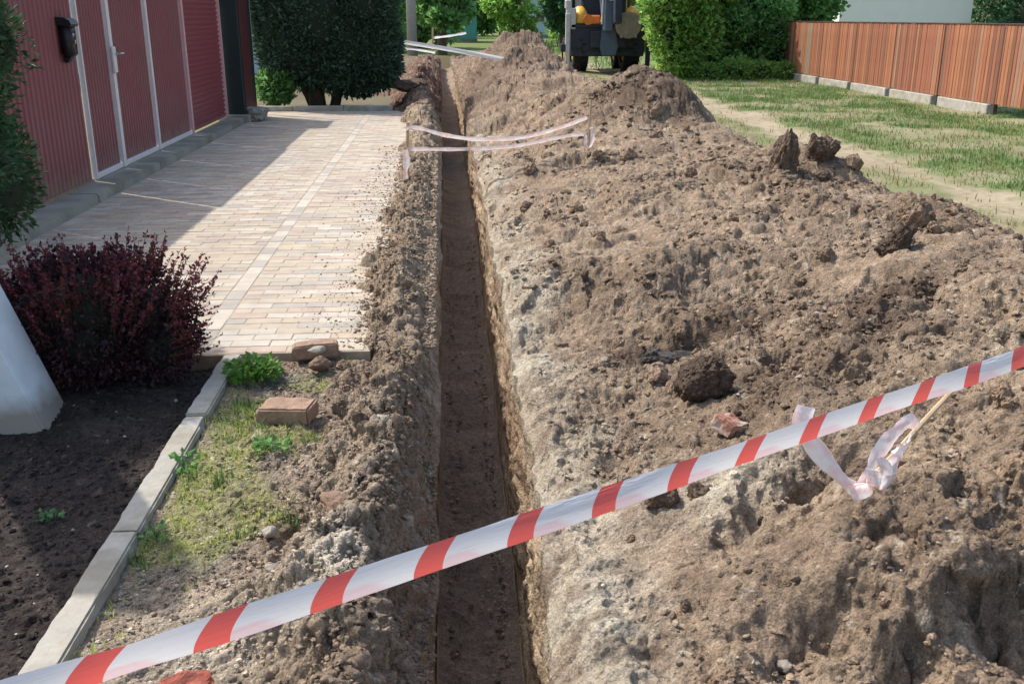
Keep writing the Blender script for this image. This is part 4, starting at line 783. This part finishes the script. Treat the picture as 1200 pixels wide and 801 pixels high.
# ------------------------------------------------------------------ backhoe excavator seen from behind
ex = empty('backhoe', (5.02, 31.2, 0)); Mb, Ms, My = M['machine_black'], M['machine_silver'], M['machine_yellow']
def tyre(x, y, r, wd):
    t = B(); 
    n = 36; rings = []
    prof = [(-wd/2, r*.62), (-wd/2, r*.9), (-wd/2*.8, r*.98), (wd/2*.8, r*.98), (wd/2, r*.9), (wd/2, r*.62)]
    for k in range(n):
        a = 6.2832*k/n; rings.append([t.bm.verts.new((x+px, y+math.cos(a)*pr, r+math.sin(a)*pr)) for px, pr in prof])
    for k in range(n):
        a, b_ = rings[k], rings[(k+1) % n]
        for j in range(5): t.bm.faces.new((a[j], a[j+1], b_[j+1], b_[j]))
    for k in range(n):
        a = 6.2832*k/n; s = 1 if k % 2 else -1; t.box((x+s*wd*.22, y+math.cos(a)*r*.99, r+math.sin(a)*r*.99), (wd*.5, .05, .07), rot=(-a+math.pi/2, 0, s*.4))
    o = t.obj('tyre', M['rubber'], ex); B().cyl((x-wd*.38, y, r), (x+wd*.38, y, r), r*.63, n=24).obj('rim', My, o); return o
for s in (-1, 1): tyre(s*.78, 0, .70, .46); tyre(s*.82, 2.2, .5, .34)
B().box((0, .9, .95), (1.1, 3.6, .5), bev=.04).obj('chassis', Mb, ex)
B().box((0, -.62, .95), (2.25, .16, .75), bev=.03).box((0, -.62, .55), (2.2, .2, .16), bev=.02).box((0, -.66, 1.34), (2.25, .14, .12), bev=.02).obj('rear_frame', Mb, ex)
B().box((0, .55, 1.85), (1.5, 1.5, .9), bev=.06).box((0, .55, 3.02), (1.62, 1.66, .12), bev=.04).obj('cab', Mb, ex)
for sx in (-.72, .72):
    for sy in (-.18, 1.28): B().box((sx, sy, 2.55), (.08, .08, .95), bev=.01).obj('cab_pillar', Mb, ex)
B().box((0, -.17, 2.2), (1.3, .02, 1.5)).obj('rear_window', M['glass'], ex)
for s in (-1, 1): B().box((s*.76, .55, 2.55), (.02, 1.35, .85)).obj('side_window', M['glass'], ex)
B().box((0, 2.2, 1.6), (1.0, 1.5, .75), bev=.08, seg=2).obj('bonnet', My, ex)
for s in (-1, 1):
    f = B(); f.tube([(s*.8, -.62, 1.40), (s*.8, -.55, 1.62), (s*.8, -.2, 1.72), (s*.8, .5, 1.70)], [.17, .2, .2, .17], 10); f.obj('fender', My, ex, True)
B().cyl((-.62, -.83, 1.52), (-.62, -.70, 1.52), .15, n=24).box((-.42, -.76, 1.52), (.35, .12, .26), bev=.04).obj('tail_light', M['machine_orange'], ex)
B().box((-.17, -.95, 1.62), (.17, .06, .38), bev=.01, rot=(0, .12, 0)).obj('marker_plate', My, ex)
B().prism([(-.20, .50), (.18, .50), (.26, .75), (.14, 1.35), (.20, 2.5), (-.34, 2.5), (-.20, 1.35), (-.28, .75)], 1, -1.0, -.75).obj('kingpost', M['machine_blue'], ex)
B().box((-.08, -1.22, 2.35), (.26, .3, 2.3), bev=.03, rot=(.08, 0, 0)).obj('boom', M['machine_blue'], ex)
B().box((.10, -1.62, 2.35), (.22, .26, 1.9), bev=.03, rot=(-.12, 0, .0)).obj('dipper_arm', Mb, ex)
B().box((-.02, -1.385, 2.15), (.15, .012, .2), rot=(.08, 0, 0)).obj('boom_decal', M['white_decal'], ex)
for s in (-1, 1): B().cyl((s*.17-.08, -1.1, 1.4), (s*.17-.08, -1.25, 2.6), .035, n=10).obj('hydraulic_ram', Ms, ex)
bu = B(); ol = [(.47+.36*math.cos(t)*(1 if math.sin(t) < 0 else .95), 1.42+(.40 if math.sin(t) < 0 else .30)*math.sin(t)) for t in [6.2832*k/28 for k in range(28)]]
bu.prism(ol, 1, -1.45, -1.0)
ol2 = [(.47+(x-.47)*1.06, 1.42+(z-1.42)*1.06) for x, z in ol]; bu.prism(ol2, 1, -1.49, -1.44)
for k in range(4): bu.box((.26+k*.14, -1.5, 1.06), (.05, .14, .09), bev=.01)
bu.obj('bucket', M['bucket'], ex)
for s in (-1, 1):
    leg = B().box((s*1.22, -.72, .95), (.13, .13, 1.5), bev=.015).box((s*1.22, -.72, .35), (.09, .09, .7)).obj('stabiliser_leg', Ms if s < 0 else Mb, ex)
    B().box((s*1.25, -.72, .04), (.34, .34, .06), bev=.015).obj('foot_pad', Mb, leg)
    B().box((s*1.36, -.74, .72), (.14, .12, .24), bev=.02).obj('ram_guard', Mb, leg)
B().box((-1.12, -.66, 1.55), (.30, .14, .6), bev=.03).box((-1.2, -.62, 1.95), (.2, .2, .28), bev=.04).obj('lamp_bracket', Ms, ex)
B().box((1.28, -.6, 1.25), (.16, .2, .6), bev=.03).obj('side_step', Mb, ex)
B().box((.42, -.75, .88), (.1, .02, .05)).obj('reflector', M['white_decal'], ex)
B().tube([(.62, .2-.4, 1.7), (.62, -.22, 3.0)], .02, 6).obj('hose', My, ex)
tag(ex, 'backhoe loader parked beyond the heap, black rear frame with yellow and orange fenders', 'excavator')
# ------------------------------------------------------------------ tapes and stakes
def tapemat():
    m = bpy.data.materials.new('barrier_tape'); m.use_nodes = True; n = m.node_tree.nodes; l = m.node_tree.links; b = n['Principled BSDF']
    b.inputs['Roughness'].default_value = .38; uv = n.new('ShaderNodeUVMap'); sp = n.new('ShaderNodeSeparateXYZ'); l.new(uv.outputs[0], sp.inputs[0])
    def mth(op, a, b_=None, c=None):
        q = n.new('ShaderNodeMath'); q.operation = op
        for i, v in enumerate((a, b_, c)):
            if v is None: continue
            if isinstance(v, (int, float)): q.inputs[i].default_value = v
            else: l.new(v, q.inputs[i])
        return q.outputs[0]
    # print: slanted red bars, edges slightly bowed by the roll of the film
    u = sp.outputs[0]; v = sp.outputs[1]; sl_ = mth('MULTIPLY', v, .25); bow = mth('MULTIPLY', mth('MULTIPLY', mth('SUBTRACT', v, .15), mth('SUBTRACT', 1.05, v)), .22)
    fr_ = mth('FRACT', mth('ADD', mth('SUBTRACT', u, sl_), bow)); red = mth('LESS_THAN', fr_, .30)
    # the back half of the folded film shows through as pink along the lower part
    fr2 = mth('FRACT', mth('ADD', mth('ADD', u, mth('MULTIPLY', v, .55)), .60))
    def ramp(x, a_, b_, lo, hi):
        q = n.new('ShaderNodeMapRange'); q.interpolation_type = 'SMOOTHSTEP'; l.new(x, q.inputs[0])
        for i_, v_ in enumerate((a_, b_, lo, hi)): q.inputs[i_+1].default_value = v_
        return q.outputs[0]
    pk = mth('MULTIPLY', ramp(mth('ADD', fr_, mth('MULTIPLY', v, .5)), .68, .86, 1, 0), ramp(v, .34, .46, .9, 0))
    mx = n.new('ShaderNodeMix'); mx.data_type = 'RGBA'; l.new(pk, mx.inputs[0]); mx.inputs[6].default_value = (.74,.74,.77,1); mx.inputs[7].default_value = (.74,.56,.60,1)
    mx2 = n.new('ShaderNodeMix'); mx2.data_type = 'RGBA'; l.new(red, mx2.inputs[0]); l.new(mx.outputs[2], mx2.inputs[6]); mx2.inputs[7].default_value = (.74,.125,.11,1)
    l.new(mx2.outputs[2], b.inputs['Base Color']); tr_ = n.new('ShaderNodeBsdfTranslucent'); l.new(mx2.outputs[2], tr_.inputs[0]); ms = n.new('ShaderNodeMixShader'); ms.inputs[0].default_value = .35
    tn = n.new('ShaderNodeTexNoise'); tn.inputs['Scale'].default_value = 9; mpn = n.new('ShaderNodeMapping'); mpn.inputs['Scale'].default_value = (.35, .8, 1); l.new(uv.outputs[0], mpn.inputs[0]); l.new(mpn.outputs[0], tn.inputs[0])
    bp = n.new('ShaderNodeBump'); bp.inputs['Strength'].default_value = .7; bp.inputs['Distance'].default_value = .006; l.new(tn.outputs[0], bp.inputs['Height']); l.new(bp.outputs[0], b.inputs['Normal'])
    l.new(b.outputs[0], ms.inputs[1]); l.new(tr_.outputs[0], ms.inputs[2]); l.new(ms.outputs[0], n['Material Output'].inputs[0]); return m
M['tape'] = tapemat(); M['tape_white'] = mat('tape_white', (.85,.84,.82), .5, trans=.45); M['tape_pale'] = mat('tape_faded', (.80,.78,.77), .45, col2=(.78,.56,.54), mixscale=16, var=.05, trans=.3)
def smooth_path(pts, n):
    pts = [Vector(p) for p in pts]; out = []
    P_ = [pts[0]*2-pts[1]]+pts+[pts[-1]*2-pts[-2]]
    for i in range(1, len(P_)-2):
        for k in range(n):
            t = k/n; a, b, c, d = P_[i-1:i+3]; out.append(.5*((2*b)+(c-a)*t+(2*a-5*b+4*c-d)*t*t+(3*b-a-3*c+d)*t**3))
    out.append(pts[-1]); return out
def tape(name, pts, width, widthdir, parent=None, period=.242, phase=0, n=20, curl=.12, crinkle=0, wob=0, m_=None):
    """a strip of film: widthdir is its 'up' across the width, vector or function of t"""
    P = smooth_path(pts, n); V = []; UV = []; NS = 7; s = 0; rr = random.Random(len(P)+int(width*1e4))
    for i, p in enumerate(P):
        if i: s += (P[i]-P[i-1]).length
        t = i/(len(P)-1); T_ = (P[min(i+1, len(P)-1)]-P[max(i-1, 0)]).normalized(); wd = Vector(widthdir(t) if callable(widthdir) else widthdir); wd = (wd-T_*wd.dot(T_)).normalized(); N = T_.cross(wd)
        wv = width*(1+wob*math.sin(s*19)+wob*.6*math.sin(s*47+1))
        for k in range(NS):
            v = k/(NS-1); off = curl*width*(1-(2*v-1)**2)+crinkle*width*math.sin(s*90+v*9)*.5+crinkle*width*rr.uniform(-.4, .4)
            V.append(p+wd*(v-.5)*wv+N*off); UV.append((s/period+phase, v))
    F = []
    for i in range(len(P)-1):
        for k in range(NS-1): a = i*NS+k; F.append((a, a+1, a+NS+1, a+NS))
    me = bpy.data.meshes.new(name); me.from_pydata([v[:] for v in V], [], F); ul = me.uv_layers.new(name='UVMap')
    idx = np.zeros(len(me.loops), np.int32); me.loops.foreach_get('vertex_index', idx); ul.data.foreach_set('uv', np.array(UV, np.float32)[idx].ravel())
    me.materials.append(m_ or M['tape']); me.polygons.foreach_set('use_smooth', np.ones(len(F), bool)); return link(name, me, parent)
def stake(p0, p1, r, label, m_=None):
    d = Vector(p1)-Vector(p0); pts = [Vector(p0)+d*t+Vector((math.sin(t*7)*.004, math.cos(t*5)*.004, 0)) for t in (0, .3, .6, 1)]
    return tag(B().tube(pts, [r, r*.98, r*.9, r*.75], 7).obj('wooden_stake', m_ or M['wood_stake']), label, 'stake')
# camera-facing is the natural hang here: the film stands upright with its face to the street
wup = Vector((-.14, .22, 1))
mt = tape('main_tape', [(-1.05, 1.11, .615), (-.692, 1.312, .634-.027), (-.389, 1.49, .599), (.35, 1.878, .621), (1.0, 2.215, .648), (1.618, 2.533, .675), (2.1, 2.79, .72)], .055, lambda t: wup+Vector((0, .22*math.sin(t*17)+.12*math.sin(t*41), 0)), None, .208, -.33, 40, .10, 0, .012)
tag(mt, 'wide red and white striped barrier tape stretched across the near end of the trench', 'tape')
stake((-1.08, 1.09, -.1), (-1.06, 1.10, .9), .014, 'wooden stake in the bed corner holding the left end of the wide tape')
stake((2.12, 2.80, .3), (2.10, 2.80, 1.0), .014, 'wooden stake on the heap holding the right end of the wide tape')
ts = tape('tape_scrap', [(.905, 2.25, .665), (.893, 2.232, .615), (.95, 2.20, .535), (1.01, 2.18, .475), (1.045, 2.185, .470), (1.10, 2.24, .53), (1.20, 2.31, .585), (1.245, 2.34, .57)], .042, lambda t: (-.5+.9*t, .3, .8), None, .2, .42, 14, .25, .10, .2, M['tape_pale'])
tag(ts, 'crumpled white tape tail hooked on the slanting stake behind the wide striped tape', 'tape')
kn = tape('tape_scrap', [(1.01, 2.165, .46), (1.05, 2.15, .485), (1.07, 2.17, .53), (1.12, 2.2, .50), (1.09, 2.18, .455), (1.14, 2.22, .52), (1.18, 2.26, .56), (1.16, 2.27, .51)], .035, lambda t: (math.sin(t*9)*.7, .3, .6), None, .15, .1, 12, .3, .14, .3, M['tape_pale'])
tag(kn, 'crinkled pinkish knot of tape wound round the slanting stake', 'tape')
stake((1.035, 2.20, .43), (1.45, 2.475, .66), .0085, 'thin pale wooden stake slanting out of the heap up to the wide tape')
# second tape, two slack strands across the trench
s2 = empty('slack_tape', (0, 9.8, 0))
tape('strand', [(-.36, 9.83-9.8, .56), (-.232, 0, .571), (.016, 0, .503), (.354, .1, .445), (.78, .1, .458), (1.164, .1, .55), (1.459, .2, .639)], .045, (0, -.5, 1), s2, .24, .1, 14, .2, .05, .1, M['tape_pale'])
tape('strand', [(-.35, .03, .365), (.181, 0, .362), (.688, 0, .385), (1.111, 0, .46), (1.382, 0, .501), (1.415, -.03, .46), (1.41, -.05, .40), (1.445, -.04, .37), (1.48, -.02, .42), (1.49, 0, .54), (1.46, 0, .56)], .042, lambda t: (0, -.5, 1) if t < .45 else (.6, -.6, .4), s2, .24, .5, 14, .2, .05, .1, M['tape_pale'])
tag(s2, 'pair of slack pinkish white tapes sagging across the middle of the trench', 'tape')
stake((-.36, 9.84, -.1), (-.335, 9.84, .62), .02, 'wooden stake at the paving edge holding the slack tapes, wrapped in tape')
wr = tape('wrapped_tape', [(-.375, 9.80, .36), (-.355, 9.80, .28), (-.365, 9.79, .18), (-.37, 9.80, .05)], .055, (1, .1, 0), None, .2, .3, 10, .3, .1, .3, M['tape_pale']); tag(wr, 'pinkish tape end hanging down the stake at the paving edge', 'tape')
stake((1.50, 10.2, .1), (1.53, 10.25, .80), .016, 'thin dry stake on the heap holding the right end of the slack tapes')
s3 = tape('far_tape', [(-1.0, 20.3, 1.19), (-.835, 20.0, 1.16), (.391, 19.3, .985), (1.149, 18.4, .87)], .085, (0, -.35, 1), None, .6, .2, 16, .2, .03, .05, M['tape_white']); tag(s3, 'pale tape stretched taut over the far end of the trench to the dirt mound', 'tape')
s4 = tape('far_tape', [(-1.0, 20.3, 1.04), (-.5, 20, 1.0), (-.098, 20.0, .936)], .045, (0, -.6, 1), None, .6, .2, 10, .2, .05, .1, M['tape_white']); tag(s4, 'short lower tape strand left of the trench under the far taut tape', 'tape')
s5 = tape('far_tape', [(-.183, 26, 1.10), (.2, 26, 1.14), (.66, 25.8, 1.22)], .06, (0, -.6, 1), None, .6, .2, 10, .2, .05, .1, M['tape_white']); tag(s5, 'tiny tape strand at the farthest end of the trench behind the taut one', 'tape')
stake((-1.05, 20.35, .1), (-1.0, 20.35, 1.3), .03, 'wooden stake beside the big evergreen holding the far tape')
stake((-.2, 26, 0), (-.18, 26, 1.35), .03, 'pale short stake at the farthest end of the trench')
